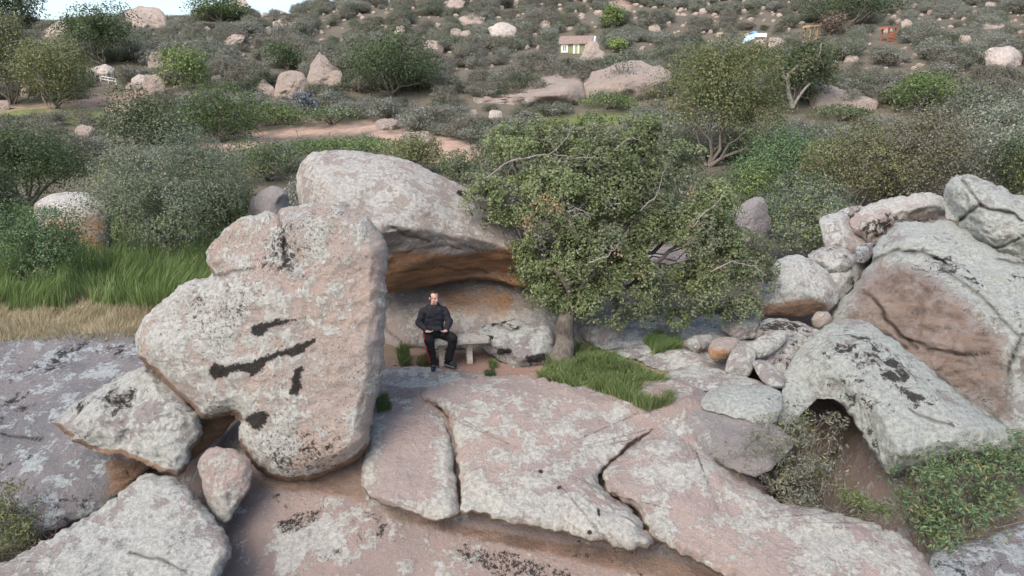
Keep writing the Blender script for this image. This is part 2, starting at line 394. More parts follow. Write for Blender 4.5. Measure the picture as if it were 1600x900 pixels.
# ------------------------------------------------------------------ bedrock slope under the slabs
bx = np.arange(-13, 13.01, .07); by = np.arange(5.0, 12.6, .07)
X, Y = np.meshgrid(bx, by)
pp = np.stack([X, Y, 0*X], -1).reshape(-1, 3)
zz = np.minimum(.625*(Y-8.2)-1.43, .06+.03*(Y-11))
zz = zz + (.12*fbm(pp*.7+2, 4)+.02*fbm(pp*4, 3)).reshape(X.shape) - .55*sstep(11.1, 12.4, Y)
zz = zz - .55*sstep(4.7, 5.7, X) - .9*(1-sstep(-5.6, -3.6, X)) - 3.8*np.exp(-((X-4.95)**2+((Y-11.0)*.52)**2)/.8)
BV = np.stack([X, Y, zz], -1).reshape(-1, 3); ii = np.arange(len(BV)).reshape(X.shape)
BQ = np.stack([ii[:-1, :-1], ii[:-1, 1:], ii[1:, 1:], ii[1:, :-1]], -1).reshape(-1, 4)
bkx, bky, _ = project(BV)
st = np.full(len(BV), -1.0)
for poly, soft in (([(430, 815), (455, 803), (490, 795), (512, 797), (500, 812), (470, 830), (440, 838), (425, 830)], 26),
                   ([(690, 850), (740, 850), (800, 862), (860, 880), (900, 895), (880, 920), (780, 900), (720, 880)], 60)):
    st = np.maximum(st, .35*poly_field(bkx, bky, poly, soft)+np.where(in_poly(bkx, bky, poly), 0, -.65))
ru = np.clip(.5+.5*poly_field(bkx, bky, [(395, 745), (560, 715), (570, 790), (720, 820), (900, 850), (1030, 870), (1150, 905), (1100, 915), (960, 890), (780, 850), (640, 820), (540, 775), (400, 762)], 12), 0, 1)
li = 1.0*np.clip(.5+.5*poly_field(bkx, bky, [(430, 840), (520, 820), (540, 860), (440, 890)], 25), 0, 1)
bed = tag(link('bedrock', mesh_np('bedrock', BV, BQ, attrs={'stain': st, 'rust': ru, 'lich': li, 'dark': 0*ru, 'crack': 0*ru}), M['base']), kind='structure')

# ------------------------------------------------------------------ foreground rocks (outlines in photograph pixels, depths in metres)
A_out = [(320, 397), (335, 378), (352, 358), (375, 342), (400, 333), (420, 330), (432, 336), (442, 327), (465, 320), (495, 319), (525, 320), (552, 328), (572, 340), (588, 354), (602, 375), (607, 395),
         (604, 430), (604, 470), (601, 520), (600, 560), (595, 600), (586, 640), (580, 672), (574, 698), (558, 715), (530, 733), (500, 746), (465, 753), (430, 747), (400, 732), (384, 710), (375, 690), (371, 672), (376, 660),
         (362, 648), (335, 655), (318, 654), (298, 634), (265, 606), (236, 580), (218, 556), (212, 530), (217, 508), (232, 488), (262, 462), (290, 440), (305, 434), (330, 432), (322, 412)]
rock('standing_boulder', 'tall pale pink boulder with four black streaks, leaning upright beside the seated man', 'boulder', A_out,
     [(470, 750, 9.3), (480, 320, 10.15), (215, 530, 9.9), (605, 450, 10.0)], .50, 1.0, 26, 'face', centre=(455, 530), step=3.3, jit=2.4, cuts=5, amp=.04, freq=1.5, dome=.34, seed=1,
     spoly=[([(391.5, 510.0), (397.5, 506.0), (420.0, 502.5), (435.0, 497.5), (450.0, 498.0), (477.5, 496.0), (462.5, 503.5), (440.0, 508.0), (420.0, 515.0), (412.5, 524.0), (400.0, 528.5), (392.5, 522.5)], 9), ([(327.5, 570.0), (337.5, 566.0), (350.0, 571.0), (372.5, 566.5), (395.0, 565.0), (415.0, 555.0), (440.0, 547.5), (465.0, 537.5), (495.0, 526.5), (490.0, 537.5), (475.0, 550.0), (455.0, 560.0), (445.0, 555.0), (415.0, 567.5), (407.5, 582.5), (392.5, 590.0), (385.0, 582.5), (370.0, 580.0), (350.0, 590.0), (335.0, 595.0), (326.0, 585.0)], 9), ([(456.0, 575.0), (472.5, 572.5), (476.0, 577.5), (470.0, 590.0), (472.5, 605.0), (465.0, 620.0), (454.0, 617.5), (451.5, 610.0), (457.5, 597.5), (451.0, 592.5), (460.0, 585.0)], 8), ([(377.5, 655.0), (387.5, 650.0), (400.0, 642.5), (412.5, 640.0), (421.0, 650.0), (417.5, 660.0), (405.0, 672.5), (397.5, 672.5), (387.5, 662.5)], 9)],
     crack=[([(430, 334), (437, 352), (445, 380), (440, 404)], 2.0, .05), ([(395, 418), (360, 426), (333, 432)], 2.4, .05)],
     rust=[([(318, 395), (345, 400), (370, 405), (345, 428), (325, 425)], 14, .6)], liprust=9,
     lich=[([(225, 500), (330, 440), (380, 520), (300, 600), (230, 570)], 60, .5), ([(380, 680), (420, 670), (440, 740), (400, 730)], 25, .5), ([(560, 380), (600, 380), (590, 620), (500, 700), (470, 560)], 60, -.7)],
     dark=[([(405, 385), (440, 355), (460, 390), (468, 432), (425, 418)], 16, .55), ([(250, 450), (440, 400), (520, 460), (330, 560)], 60, .25), ([(440, 680), (520, 670), (520, 740), (440, 740)], 30, .5)], facet=.4)
rock('overhanging_boulder', 'huge domed boulder with orange underside jutting over the seated man', 'boulder',
     [(463, 290), (466, 262), (476, 246), (495, 237), (530, 235), (580, 238), (640, 252), (690, 275), (735, 298), (790, 325), (845, 350), (878, 385), (882, 425), (858, 450), (810, 448), (760, 438), (720, 438), (660, 448), (608, 458), (560, 450), (500, 400), (470, 330)],
     [(530, 236, 14.2), (700, 440, 13.6), (840, 400, 14.0)], 1.75, 2.2, 120, 'tan', centre=(650, 350), step=5, amp=.09, freq=1.2, seed=2, dome=.25,
     ctrl=[(640, 345, -.30, 70), (700, 430, .22, 60), (800, 410, .12, 50)], facet=.6,
     rust=[([(600, 400), (640, 392), (720, 398), (770, 392), (890, 372), (890, 470), (600, 475)], 12)],
     lich=[([(465, 240), (600, 240), (720, 300), (640, 320), (480, 330)], 60, .8)], stain=[([(718, 301), (724, 303)], 5)], 
     crack=[([(612, 352), (640, 366), (668, 378)], 2.2, .05), ([(608, 398), (700, 384), (770, 394), (820, 376)], 1.8, .025), ([(612, 425), (690, 418), (760, 424)], 1.8, .02)])
rock('sheltered_rock', 'low rounded rock wall behind the bench, pale lichen and orange stain', 'rock',
     [(560, 490), (600, 450), (660, 436), (720, 428), (780, 432), (840, 462), (885, 498), (920, 520), (960, 545), (955, 590), (840, 600), (760, 605), (600, 612), (560, 580)],
     [(700, 445, 14.4), (700, 600, 13.4), (930, 560, 13.4)], 1.0, 1.6, 110, 'tan', centre=(740, 530), amp=.06, freq=1.4, seed=3, dome=.3,
     rust=[([(690, 455), (760, 452), (800, 470), (770, 490), (700, 480)], 35), ([(600, 555), (740, 555), (860, 560), (860, 600), (600, 600)], 14)], lich=[([(700, 480), (800, 480), (860, 500), (740, 520)], 40, .6)],
     crack=[([(598, 505), (625, 535), (640, 548)], 2.2, .06), ([(600, 552), (640, 545), (690, 552), (740, 548)], 2.5, .08)])
rock('lichen_boulder', 'grey lichen-mottled boulder propped at the end of the bench', 'boulder',
     [(737, 521), (755, 510), (785, 503), (808, 499), (826, 505), (848, 502), (861, 513), (865, 540), (859, 566), (842, 573), (812, 578), (787, 568), (766, 553), (750, 541)],
     [(800, 500, 12.95), (800, 575, 12.4)], .36, .5, 18, 'grey', step=2.6, jit=2, amp=.05, freq=3.2, seed=4, dome=.3, facet=.6,
     stain=[([(828, 562), (850, 558)], 7), ([(760, 527), (766, 527)], 4), ([(780, 550), (795, 548)], 5)], crack=[([(775, 506), (800, 515), (815, 510)], 2.5, .05)], lich=[([(740, 505), (860, 500), (860, 525), (770, 540)], 20, .5)])
rock('ledge_rock', 'flat lichen-patched rock ledge under the seated man\'s feet', 'rock',
     [(560, 590), (600, 577), (640, 573), (690, 576), (730, 583), (770, 590), (740, 606), (690, 618), (655, 634), (600, 646), (560, 650)],
     [(650, 578, 12.03), (650, 640, 10.62)], .05, .5, 12, 'grey', step=4, amp=.03, freq=2.2, seed=5, dome=.2, lich=[([(610, 600), (670, 596), (660, 620), (620, 625)], 14, .6)], dark=[([(560, 570), (800, 570), (800, 660), (560, 660)], 20, -1.2)])
rock('pink_rock', 'smooth pink slab wedged between the tall boulder and the broad slab', 'rock',
     [(578, 655), (590, 643), (620, 637), (655, 633), (672, 637), (686, 650), (697, 668), (705, 695), (711, 735), (716, 775), (718, 800), (708, 811), (690, 814), (668, 814), (640, 800), (605, 791), (580, 779), (564, 762), (564, 738), (571, 695)],
     [(640, 634, 10.6), (640, 810, 8.55)], .24, .4, 15, 'pink', step=3.4, jit=2.2, amp=.04, freq=2, seed=6, dome=.35, liprust=4,
     lich=[([(560, 640), (600, 640), (580, 780), (560, 770)], 14, .7), ([(680, 660), (715, 680), (718, 810), (670, 810)], 20, .9), ([(600, 660), (670, 660), (670, 780), (600, 780)], 20, -1.3)], dark=[([(560, 630), (720, 630), (720, 820), (560, 820)], 20, -.8)])
rock('broad_flat_rock', 'broad pale lichen-crusted slab sloping below the bench', 'rock',
     [(657, 616), (672, 604), (720, 594), (780, 587), (830, 588), (900, 605), (960, 624), (1008, 641), (1029, 654), (1030, 666), (1006, 681), (978, 702), (952, 722), (937, 744), (942, 764), (965, 784), (990, 802), (1008, 830), (1020, 850), (1000, 860), (960, 855), (890, 836), (820, 823), (776, 812), (750, 799), (724, 801), (719, 785), (716, 740), (711, 692), (702, 664), (690, 643), (668, 629)],
     [(780, 588, 11.25), (860, 830, 8.3), (1010, 660, 10.3)], .30, .5, 16, 'pink', centre=(840, 715), step=3.4, jit=3.8, amp=.06, freq=1.3, seed=7, dome=.3, liprust=4,
     lich=[([(720, 770), (1000, 810), (1020, 860), (720, 810)], 30, .8), ([(740, 700), (960, 660), (900, 780), (740, 790)], 60, .35)], crack=[([(668, 628), (690, 645), (702, 668)], 3.5, .06)], dark=[([(640, 580), (1040, 580), (1040, 870), (640, 870)], 20, -.7)],
     stain=[([(844, 736), (846, 737)], 3), ([(872, 762), (876, 762)], 3), ([(920, 832), (922, 832)], 3.5), ([(935, 795), (936, 805)], 2.5)])
rock('long_flat_rock', 'long lichen-ringed slab running down beside the dry scrub', 'rock',
     [(1032, 668), (1052, 672), (1078, 690), (1112, 718), (1150, 748), (1220, 785), (1300, 800), (1390, 828), (1436, 858), (1460, 900), (1480, 960), (1250, 960), (1130, 900), (1070, 870), (1032, 852), (1010, 828), (994, 802), (968, 782), (945, 763), (940, 745), (955, 723), (980, 704), (1008, 683)],
     [(1040, 670, 10.2), (1030, 850, 8.25), (1400, 840, 8.5)], .32, .6, 18, 'pink', centre=(1130, 815), step=3.6, jit=3.8, amp=.06, freq=1.4, seed=8, dome=.3, liprust=4,
     lich=[([(1000, 690), (1120, 720), (1440, 860), (1440, 960), (1250, 900), (1000, 780)], 60, .5), ([(1060, 800), (1150, 800), (1250, 900), (1150, 900)], 40, -.6)], dark=[([(1280, 800), (1340, 810), (1350, 900), (1290, 890)], 25, .4), ([(930, 660), (1200, 660), (1200, 960), (930, 960)], 20, -.6)])
rock('dark_sloping_rock', 'dark blue-grey rock slope edged by dry grass', 'rock',
     [(-140, 535), (0, 529), (60, 526), (130, 521), (205, 519), (240, 545), (260, 600), (290, 640), (280, 690), (232, 735), (190, 772), (140, 805), (60, 838), (-140, 900)],
     [(100, 522, 13.0), (100, 830, 9.0), (230, 700, 10.3)], .3, .6, 40, 'slate', centre=(80, 670), step=5, amp=.08, freq=1.0, seed=9, dome=.3,
     rust=[([(175, 712), (240, 720), (200, 770), (160, 785)], 22)], crack=[([(0, 680), (40, 683), (65, 688)], 2.2, .05)])
rock('tilted_boulder', 'tilted boulder with black lichen crust leaning under the tall boulder', 'boulder',
     [(80, 660), (108, 638), (150, 610), (190, 586), (225, 573), (256, 590), (288, 618), (308, 645), (316, 672), (310, 690), (300, 706), (296, 730), (279, 745), (252, 736), (222, 722), (190, 713), (160, 708), (132, 696), (112, 690), (108, 680)],
     [(180, 600, 9.9), (240, 735, 9.1), (310, 670, 9.5)], .30, .6, 16, 'grey', step=3.2, jit=3.4, amp=.06, freq=2, seed=10, dome=.3, liprust=9, facet=.5,
     dark=[([(120, 620), (220, 590), (240, 640), (140, 670)], 30, .9)], lich=[([(90, 650), (290, 700), (280, 740), (140, 700)], 30, .6)])
rock('brown_wedge_rock', 'brown bare rock wedged in the gap under the tall boulder', 'rock',
     [(285, 630), (330, 640), (365, 650), (358, 668), (335, 690), (312, 712), (292, 720), (285, 680)], [(320, 650, 10.2), (310, 710, 9.75)], .2, .5, 20, 'tan', step=4, seed=11, rust=[([(270, 620), (380, 620), (380, 730), (270, 730)], 10)])
rock('wedge_stone', 'egg-shaped pinkish stone lodged point down between slabs', 'stone',
     [(309, 722), (320, 706), (345, 698), (370, 703), (388, 716), (394, 736), (390, 760), (376, 785), (358, 814), (347, 817), (332, 802), (322, 782), (314, 752)],
     [(350, 700, 9.1), (350, 815, 8.6)], .20, .35, 17, 'pink', step=3, jit=2, amp=.04, freq=3, seed=12, lich=[([(320, 770), (380, 760), (355, 815), (335, 810)], 20, .7)], dark=[([(300, 690), (400, 690), (400, 820), (300, 820)], 20, -.8)], facet=.4)
rock('crusted_flat_rock', 'lichen-crusted slab wedged below the tilted boulder', 'rock',
     [(-90, 930), (0, 882), (50, 856), (110, 822), (160, 792), (200, 757), (228, 741), (262, 745), (292, 757), (320, 790), (346, 822), (359, 846), (361, 868), (346, 898), (325, 970), (-90, 980)],
     [(230, 742, 9.05), (150, 900, 7.7), (350, 850, 8.05)], .28, .6, 16, 'grey', centre=(180, 880), step=3.6, jit=3.4, amp=.05, freq=1.6, seed=13, dome=.3,
     crack=[([(205, 862), (250, 875), (290, 890)], 2.0, .03)], lich=[([(0, 870), (230, 740), (330, 800), (340, 900), (0, 960)], 60, .35)], dark=[([(-90, 730), (370, 730), (370, 960), (-90, 960)], 20, -.35)])
# right-hand group
rock('cave_boulder', 'mint-grey lichen boulder arching over a dark shallow cave', 'boulder',
     [(1214, 655), (1218, 630), (1222, 606), (1228, 580), (1242, 553), (1266, 528), (1290, 506), (1322, 499), (1362, 507), (1402, 535), (1450, 574), (1482, 602), (1530, 640), (1570, 665), (1597, 684), (1592, 702), (1545, 712), (1500, 717), (1450, 726), (1412, 737), (1388, 742), (1372, 722), (1354, 694), (1340, 668), (1326, 646), (1308, 629), (1284, 622), (1262, 627), (1246, 640), (1236, 662)],
     [(1320, 500, 12.2), (1390, 740, 9.7), (1590, 690, 9.9)], .6, 1.9, 30, 'mint', centre=(1336, 566), step=3.2, jit=2.4, amp=.06, freq=1.6, seed=14, dome=.3, facet=.5,
     dark=[([(1260, 560), (1400, 560), (1440, 620), (1300, 620)], 40, .65), ([(1280, 520), (1370, 530), (1330, 560), (1260, 560)], 30, .5)], lich=[([(1380, 600), (1590, 680), (1500, 710), (1380, 680)], 40, .5)],
     crack=[([(1420, 640), (1450, 655), (1490, 668)], 2.0, .05)])
rock('cave_rock', 'red-brown bare rock at the back of the shallow cave', 'rock', [(1190, 640), (1230, 590), (1300, 580), (1350, 620), (1362, 660), (1335, 690), (1290, 712), (1240, 720), (1200, 700)], [(1280, 600, 12.9), (1280, 710, 11.7)], .3, .5, 50, 'mint', step=4, seed=41, rust=[([(1190, 590), (1360, 590), (1360, 740), (1190, 740)], 10, .9)])
rock('great_boulder', 'massive red-brown faced boulder with mint lichen top', 'boulder',
     [(1364, 388), (1384, 366), (1412, 346), (1440, 347), (1480, 346), (1512, 360), (1545, 386), (1600, 408), (1720, 460), (1780, 620), (1740, 830), (1600, 765), (1540, 710), (1480, 655), (1400, 600), (1340, 552), (1304, 508), (1300, 482), (1322, 462), (1345, 430), (1362, 408)],
     [(1310, 490, 14.0), (1450, 346, 15.0), (1600, 680, 11.0), (1750, 600, 11.5)], 1.0, 2.0, 55, 'mint', centre=(1500, 520), step=3.8, jit=3, cuts=22, amp=.13, freq=1.1, seed=15, dome=.3, facet=.7,
     ctrl=[(1440, 430, -.25, 40), (1540, 470, -.35, 50), (1420, 500, .25, 40)],
     rust=[([(1330, 440), (1372, 400), (1420, 400), (1470, 430), (1530, 480), (1570, 520), (1590, 600), (1610, 700), (1400, 560), (1300, 500)], 30, .60), ([(1400, 420), (1420, 420), (1425, 500), (1400, 520)], 12, .8)],
     crack=[([(1364, 405), (1400, 393), (1440, 392), (1482, 412)], 2.5, .12), ([(1350, 452), (1380, 490), (1410, 530), (1430, 545)], 2.5, .12), ([(1600, 520), (1580, 570), (1578, 600)], 2.5, .12), ([(1470, 412), (1540, 470), (1590, 520)], 2.5, .07), ([(1420, 535), (1480, 552), (1540, 555)], 2.5, .07), ([(1560, 405), (1600, 412)], 2.5, .1)],
     dark=[([(1430, 400), (1490, 400), (1530, 440), (1460, 430)], 25, .9)], lich=[([(1440, 350), (1600, 410), (1700, 520), (1560, 490), (1460, 400)], 40, .8), ([(1340, 430), (1460, 440), (1560, 540), (1560, 640), (1400, 540)], 30, -1.6)])
rock('cap_boulder', 'cracked pale block perched atop the massive red-brown boulder', 'boulder',
     [(1474, 300), (1482, 280), (1502, 270), (1540, 279), (1582, 300), (1640, 318), (1760, 350), (1760, 480), (1640, 432), (1590, 410), (1545, 396), (1515, 370), (1500, 352), (1504, 341), (1480, 341)],
     [(1500, 275, 15.2), (1560, 400, 14.2), (1750, 400, 13.2)], .6, 1.2, 24, 'mint', centre=(1580, 360), step=3.4, jit=3, amp=.09, freq=1.5, seed=16, facet=.7, dark=[([(1460, 260), (1760, 260), (1760, 480), (1460, 480)], 20, -.7)],
     crack=[([(1504, 341), (1530, 325), (1560, 330), (1600, 345)], 2.5, .1), ([(1502, 280), (1535, 325)], 2.2, .08), ([(1540, 390), (1600, 372)], 2.2, .06)])
rock('flat_top_boulder', 'flat pinkish boulder with dark lichen skirt beside the cracked block', 'boulder',
     [(1328, 346), (1345, 326), (1380, 312), (1430, 303), (1466, 305), (1480, 322), (1482, 342), (1446, 350), (1412, 352), (1390, 372), (1366, 386), (1348, 374), (1333, 362)],
     [(1400, 305, 16.8), (1400, 370, 16.0)], .6, 1.0, 22, 'pink', step=3.2, jit=2.4, amp=.08, freq=1.6, seed=17, dark=[([(1330, 345), (1400, 335), (1460, 338), (1400, 380), (1340, 375)], 14, .9)], lich=[([(1330, 300), (1480, 300), (1480, 330), (1340, 335)], 10, .5)], facet=.4)
rock('stone', 'small grey stone tucked beside the flat pinkish boulder', 'stone', [(1310, 332), (1325, 322), (1345, 321), (1344, 330), (1330, 342), (1316, 340)], [(1328, 330, 16.9)], .2, .4, 10, 'grey', step=3, seed=18)
rock('pale_rock', 'pale rock half hidden behind the grey-green bush', 'rock', [(1280, 345), (1300, 333), (1322, 335), (1342, 360), (1366, 390), (1335, 398), (1295, 396)], [(1320, 335, 16.6), (1320, 395, 15.8)], .4, .8, 24, 'grey', step=4, seed=19)
rock('crevice_rock', 'lichened rock filling the crevice left of the massive boulder', 'rock', [(1300, 400), (1340, 395), (1366, 385), (1370, 405), (1345, 432), (1318, 465), (1295, 470), (1290, 430)], [(1340, 400, 15.6), (1310, 465, 14.6)], .3, .8, 24, 'grey', step=4, seed=20, lich=[([(1290, 390), (1370, 390), (1350, 430), (1290, 440)], 14, .8)])
rock('round_boulder', 'rounded lichen boulder with tan scraped underside beside the oak', 'boulder',
     [(1183, 490), (1187, 460), (1200, 428), (1216, 405), (1236, 398), (1266, 405), (1294, 424), (1309, 448), (1309, 470), (1292, 487), (1262, 494), (1228, 496), (1198, 496)],
     [(1250, 400, 14.3), (1250, 495, 13.6)], .6, .8, 40, 'grey', step=3.5, amp=.05, freq=2, seed=21, rust=[([(1180, 478), (1220, 474), (1270, 466), (1300, 476), (1270, 500), (1185, 502)], 12)], lich=[([(1200, 400), (1300, 410), (1300, 460), (1200, 460)], 30, .5)], dark=[([(1180, 400), (1320, 400), (1320, 500), (1180, 500)], 20, -.5)])
rock('dark_streaked_rock', 'black-streaked rock sloping beneath the rounded lichen boulder', 'rock',
     [(1188, 505), (1220, 497), (1262, 508), (1292, 522), (1290, 540), (1262, 560), (1240, 590), (1218, 606), (1190, 590), (1180, 550)], [(1230, 500, 13.2), (1230, 600, 11.6)], .3, .6, 30, 'grey', step=3.5, amp=.05, freq=2.4, seed=22, dark=[([(1180, 500), (1300, 510), (1240, 600), (1180, 590)], 20, .5)], facet=.5)
rock('stone', 'small brown stone jammed under the rounded lichen boulder', 'stone', [(1268, 500), (1278, 488), (1294, 488), (1301, 500), (1294, 513), (1278, 516)], [(1285, 500, 13.1)], .18, .3, 10, 'tan', step=2.5, seed=23)
rock('stone', 'tan egg-shaped stone touching the upright grey stone', 'stone', [(1106, 548), (1113, 532), (1132, 526), (1152, 528), (1158, 540), (1148, 553), (1130, 562), (1114, 561)], [(1130, 528, 12.2), (1130, 560, 11.9)], .2, .3, 16, 'tan', step=2.5, jit=.8, amp=.02, freq=4, seed=24, rust=[([(1100, 545), (1140, 548), (1130, 568), (1105, 565)], 12)])
rock('stone', 'upright grey stone standing in the little stone pile', 'stone', [(1133, 575), (1140, 552), (1154, 537), (1172, 537), (1181, 550), (1180, 568), (1170, 588), (1152, 587), (1137, 584)], [(1157, 538, 11.95), (1157, 586, 11.55)], .2, .28, 18, 'grey', step=2.5, jit=.8, amp=.02, freq=4, seed=25, dark=[([(1100, 500), (1200, 500), (1200, 600), (1100, 600)], 20, -.8)])
rock('stone', 'long grey-green stone tilted up in the little stone pile', 'stone', [(1164, 540), (1180, 530), (1204, 519), (1226, 516), (1232, 525), (1222, 540), (1204, 555), (1186, 560), (1172, 554)], [(1198, 520, 12.3), (1198, 558, 11.9)], .2, .28, 16, 'grey', step=2.5, jit=.8, amp=.02, freq=4, seed=26, dark=[([(1100, 500), (1240, 500), (1240, 600), (1100, 600)], 20, -.8)])
rock('stone', 'wedge-shaped grey stone leaning at the foot of the stone pile', 'stone', [(1177, 570), (1184, 562), (1196, 564), (1214, 576), (1228, 592), (1224, 606), (1206, 606), (1190, 596)], [(1200, 563, 11.6), (1200, 605, 11.1)], .18, .28, 14, 'grey', step=2.5, jit=.8, amp=.02, freq=4, seed=27, dark=[([(1100, 500), (1240, 500), (1240, 620), (1100, 620)], 20, -.6)])
rock('flat_stone', 'flat mint-pale stone with black flecks below the stone pile', 'stone', [(1096, 624), (1106, 612), (1128, 604), (1160, 600), (1196, 603), (1220, 614), (1222, 640), (1212, 660), (1188, 663), (1160, 655), (1125, 646), (1100, 638)], [(1160, 602, 11.0), (1160, 658, 10.15)], .2, .3, 18, 'mint', step=3, amp=.03, freq=3, seed=28, lich=[([(1090, 600), (1220, 600), (1220, 660), (1090, 650)], 10, .7)], dark=[([(1090, 600), (1190, 600), (1190, 650), (1090, 650)], 10, -.6)])
rock('low_flat_rock', 'low lichened slab between the grass patch and the stone pile', 'rock', [(1036, 590), (1056, 575), (1090, 571), (1130, 578), (1170, 590), (1200, 602), (1180, 612), (1140, 612), (1100, 612), (1060, 604)], [(1110, 572, 11.9), (1110, 612, 11.0)], .12, .3, 14, 'grey', step=3, amp=.03, freq=2.6, seed=29, dark=[([(1030, 560), (1220, 560), (1220, 630), (1030, 630)], 20, -.8)])
rock('smooth_flat_rock', 'smooth grey rock hollow behind the stone pile under the oak', 'rock', [(930, 540), (960, 515), (1000, 500), (1060, 508), (1110, 492), (1170, 505), (1192, 540), (1170, 575), (1100, 588), (1040, 580), (985, 562)], [(1080, 498, 14.2), (1080, 585, 11.95)], .25, .5, 30, 'grey', step=3.4, jit=3, amp=.08, freq=1.6, seed=30, facet=.5, dark=[([(900, 470), (1220, 470), (1220, 610), (900, 610)], 10, -.8)])
rock('smooth_flat_rock', 'smooth purple-grey slab between the grass patch and the scrub', 'rock', [(1010, 620), (1050, 600), (1100, 612), (1140, 645), (1215, 665), (1240, 700), (1180, 745), (1110, 715), (1070, 685), (1035, 662)], [(1100, 608, 11.0), (1120, 720, 9.6)], .2, .4, 30, 'plain', step=4, amp=.05, freq=1.4, seed=31, rust=[([(1030, 600), (1085, 610), (1080, 640), (1030, 640)], 16)])
rock('corner_rock', 'lichen-spotted rock under the leafy scrub below the cave', 'rock', [(1440, 930), (1455, 870), (1500, 850), (1560, 830), (1640, 800), (1700, 830), (1700, 960), (1440, 960)], [(1560, 830, 8.7), (1560, 950, 7.8)], .3, .5, 40, 'slate', step=5, seed=32, lich=[([(1450, 860), (1600, 840), (1600, 900), (1450, 900)], 30, .5)])
rock('boulder', 'pale-topped tan boulder between two bushes in the green field', 'boulder', [(53, 320), (75, 305), (105, 299), (140, 302), (165, 320), (172, 350), (168, 398), (120, 408), (75, 395), (58, 350)], [(110, 300, 20.5), (110, 375, 19.5)], .8, 1.2, 36, 'tan', step=4, seed=33, rust=[([(60, 330), (170, 335), (170, 400), (60, 400)], 16, .6)], lich=[([(60, 300), (160, 300), (160, 320), (60, 325)], 8, .8)])
rock('rock', 'low grey rock beside the overhanging boulder\'s left end', 'rock', [(388, 322), (402, 302), (425, 291), (445, 298), (450, 312), (446, 380), (395, 380)], [(420, 310, 20)], .5, .9, 16, 'plain', step=3, seed=34)
rock('rock', 'grey rock poking out beside the oak crown', 'rock', [(1134, 340), (1160, 318), (1182, 307), (1196, 314), (1206, 360), (1190, 405), (1140, 405)], [(1170, 325, 18.5)], .4, .8, 18, 'plain', step=3, seed=35)
rock('rock', 'pale rock glimpsed through the oak crown', 'rock', [(985, 420), (1010, 395), (1040, 385), (1075, 395), (1110, 430), (1100, 470), (1000, 470)], [(1040, 420, 16.5)], .4, .8, 24, 'pink', step=4, seed=36)

rock('crevice_rock', 'angular pale rock jammed above the rounded lichen boulder', 'rock', [(1262, 398), (1290, 384), (1325, 392), (1338, 408), (1322, 428), (1296, 424), (1272, 410)], [(1300, 385, 15.4), (1300, 425, 14.9)], .3, .6, 14, 'grey', step=3, jit=2.5, seed=37, facet=.8)
rock('crevice_rock', 'dark cracked rock under the flat pinkish boulder', 'rock', [(1340, 385), (1362, 380), (1378, 372), (1370, 392), (1352, 412), (1336, 408)], [(1355, 375, 15.5), (1355, 410, 15.0)], .2, .6, 10, 'slate', step=3, jit=2, seed=38, facet=.8)
rock('crevice_rock', 'brown angular rock at the foot of the massive boulder', 'rock', [(1290, 520), (1302, 500), (1325, 500), (1345, 512), (1330, 530), (1300, 532)], [(1315, 500, 13.4), (1315, 530, 12.8)], .2, .5, 10, 'tan', step=3, jit=2, seed=39, facet=.8)

for k_, (lb_, o_, d_) in enumerate((('angular pink-grey block behind the oak trunk', [(905, 520), (925, 498), (958, 494), (975, 510), (968, 532), (930, 540)], 13.4), ('slanted pale block above the grey rock hollow', [(985, 512), (1012, 492), (1050, 490), (1072, 506), (1052, 526), (1005, 528)], 13.9),
                                    ('angular grey block touching the rounded lichen boulder', [(1128, 512), (1150, 490), (1182, 486), (1192, 505), (1186, 528), (1150, 532)], 13.2), ('narrow grey block between the grass tuft and stone pile', [(1068, 535), (1090, 522), (1112, 526), (1108, 545), (1084, 552)], 12.6))):
    ym = np.mean([q[1] for q in o_]); xm = np.mean([q[0] for q in o_]); rock('block', lb_, 'rock', o_, [(xm, ym-20, d_+.25), (xm, ym+20, d_-.15)], .25, .5, 9, 'grey' if k_ else 'pink', step=2.6, jit=2.2, amp=.05, freq=3, seed=50+k_, facet=.9, cuts=14, dark=[([(900, 470), (1220, 470), (1220, 610), (900, 610)], 10, -.5)])
# grit and pebbles on the bare soil round the bench and in the joints of the rocks
rgp = np.random.default_rng(8); bm = bmesh.new(); bmesh.ops.create_icosphere(bm, subdivisions=1, radius=1); iv = np.array([q.co[:] for q in bm.verts]); it = np.array([[q.index for q in f.verts] for f in bm.faces]); bm.free()
gv, gt = [], []
xs_ = np.concatenate([rgp.uniform(-2.4, .9, 260), rgp.uniform(.2, 4.2, 160)]); ys_ = np.concatenate([rgp.uniform(11.3, 12.7, 260), rgp.uniform(11.0, 12.6, 160)])
for k_, (x_, y_) in enumerate(zip(xs_, ys_)):
    s_ = .008+.03*rgp.random()**3; gv.append(iv*(1+.25*rgp.normal(size=(len(iv), 1)))*s_*[1.2, 1, .7]+[x_, y_, float(ground_z(x_, y_))+.004]); gt.append(it+k_*len(iv))
gvv = np.vstack(gv); nn_ = len(gvv)
tag(link('gravel', mesh_np('gravel', gvv, None, np.vstack(gt), {'rust': np.zeros(nn_), 'stain': np.full(nn_, -1.0), 'lich': np.zeros(nn_), 'dark': np.zeros(nn_), 'crack': np.zeros(nn_)}, smooth=False), M['tan']), 'loose grit and pebbles on the soil around the bench', 'gravel', kind='stuff')

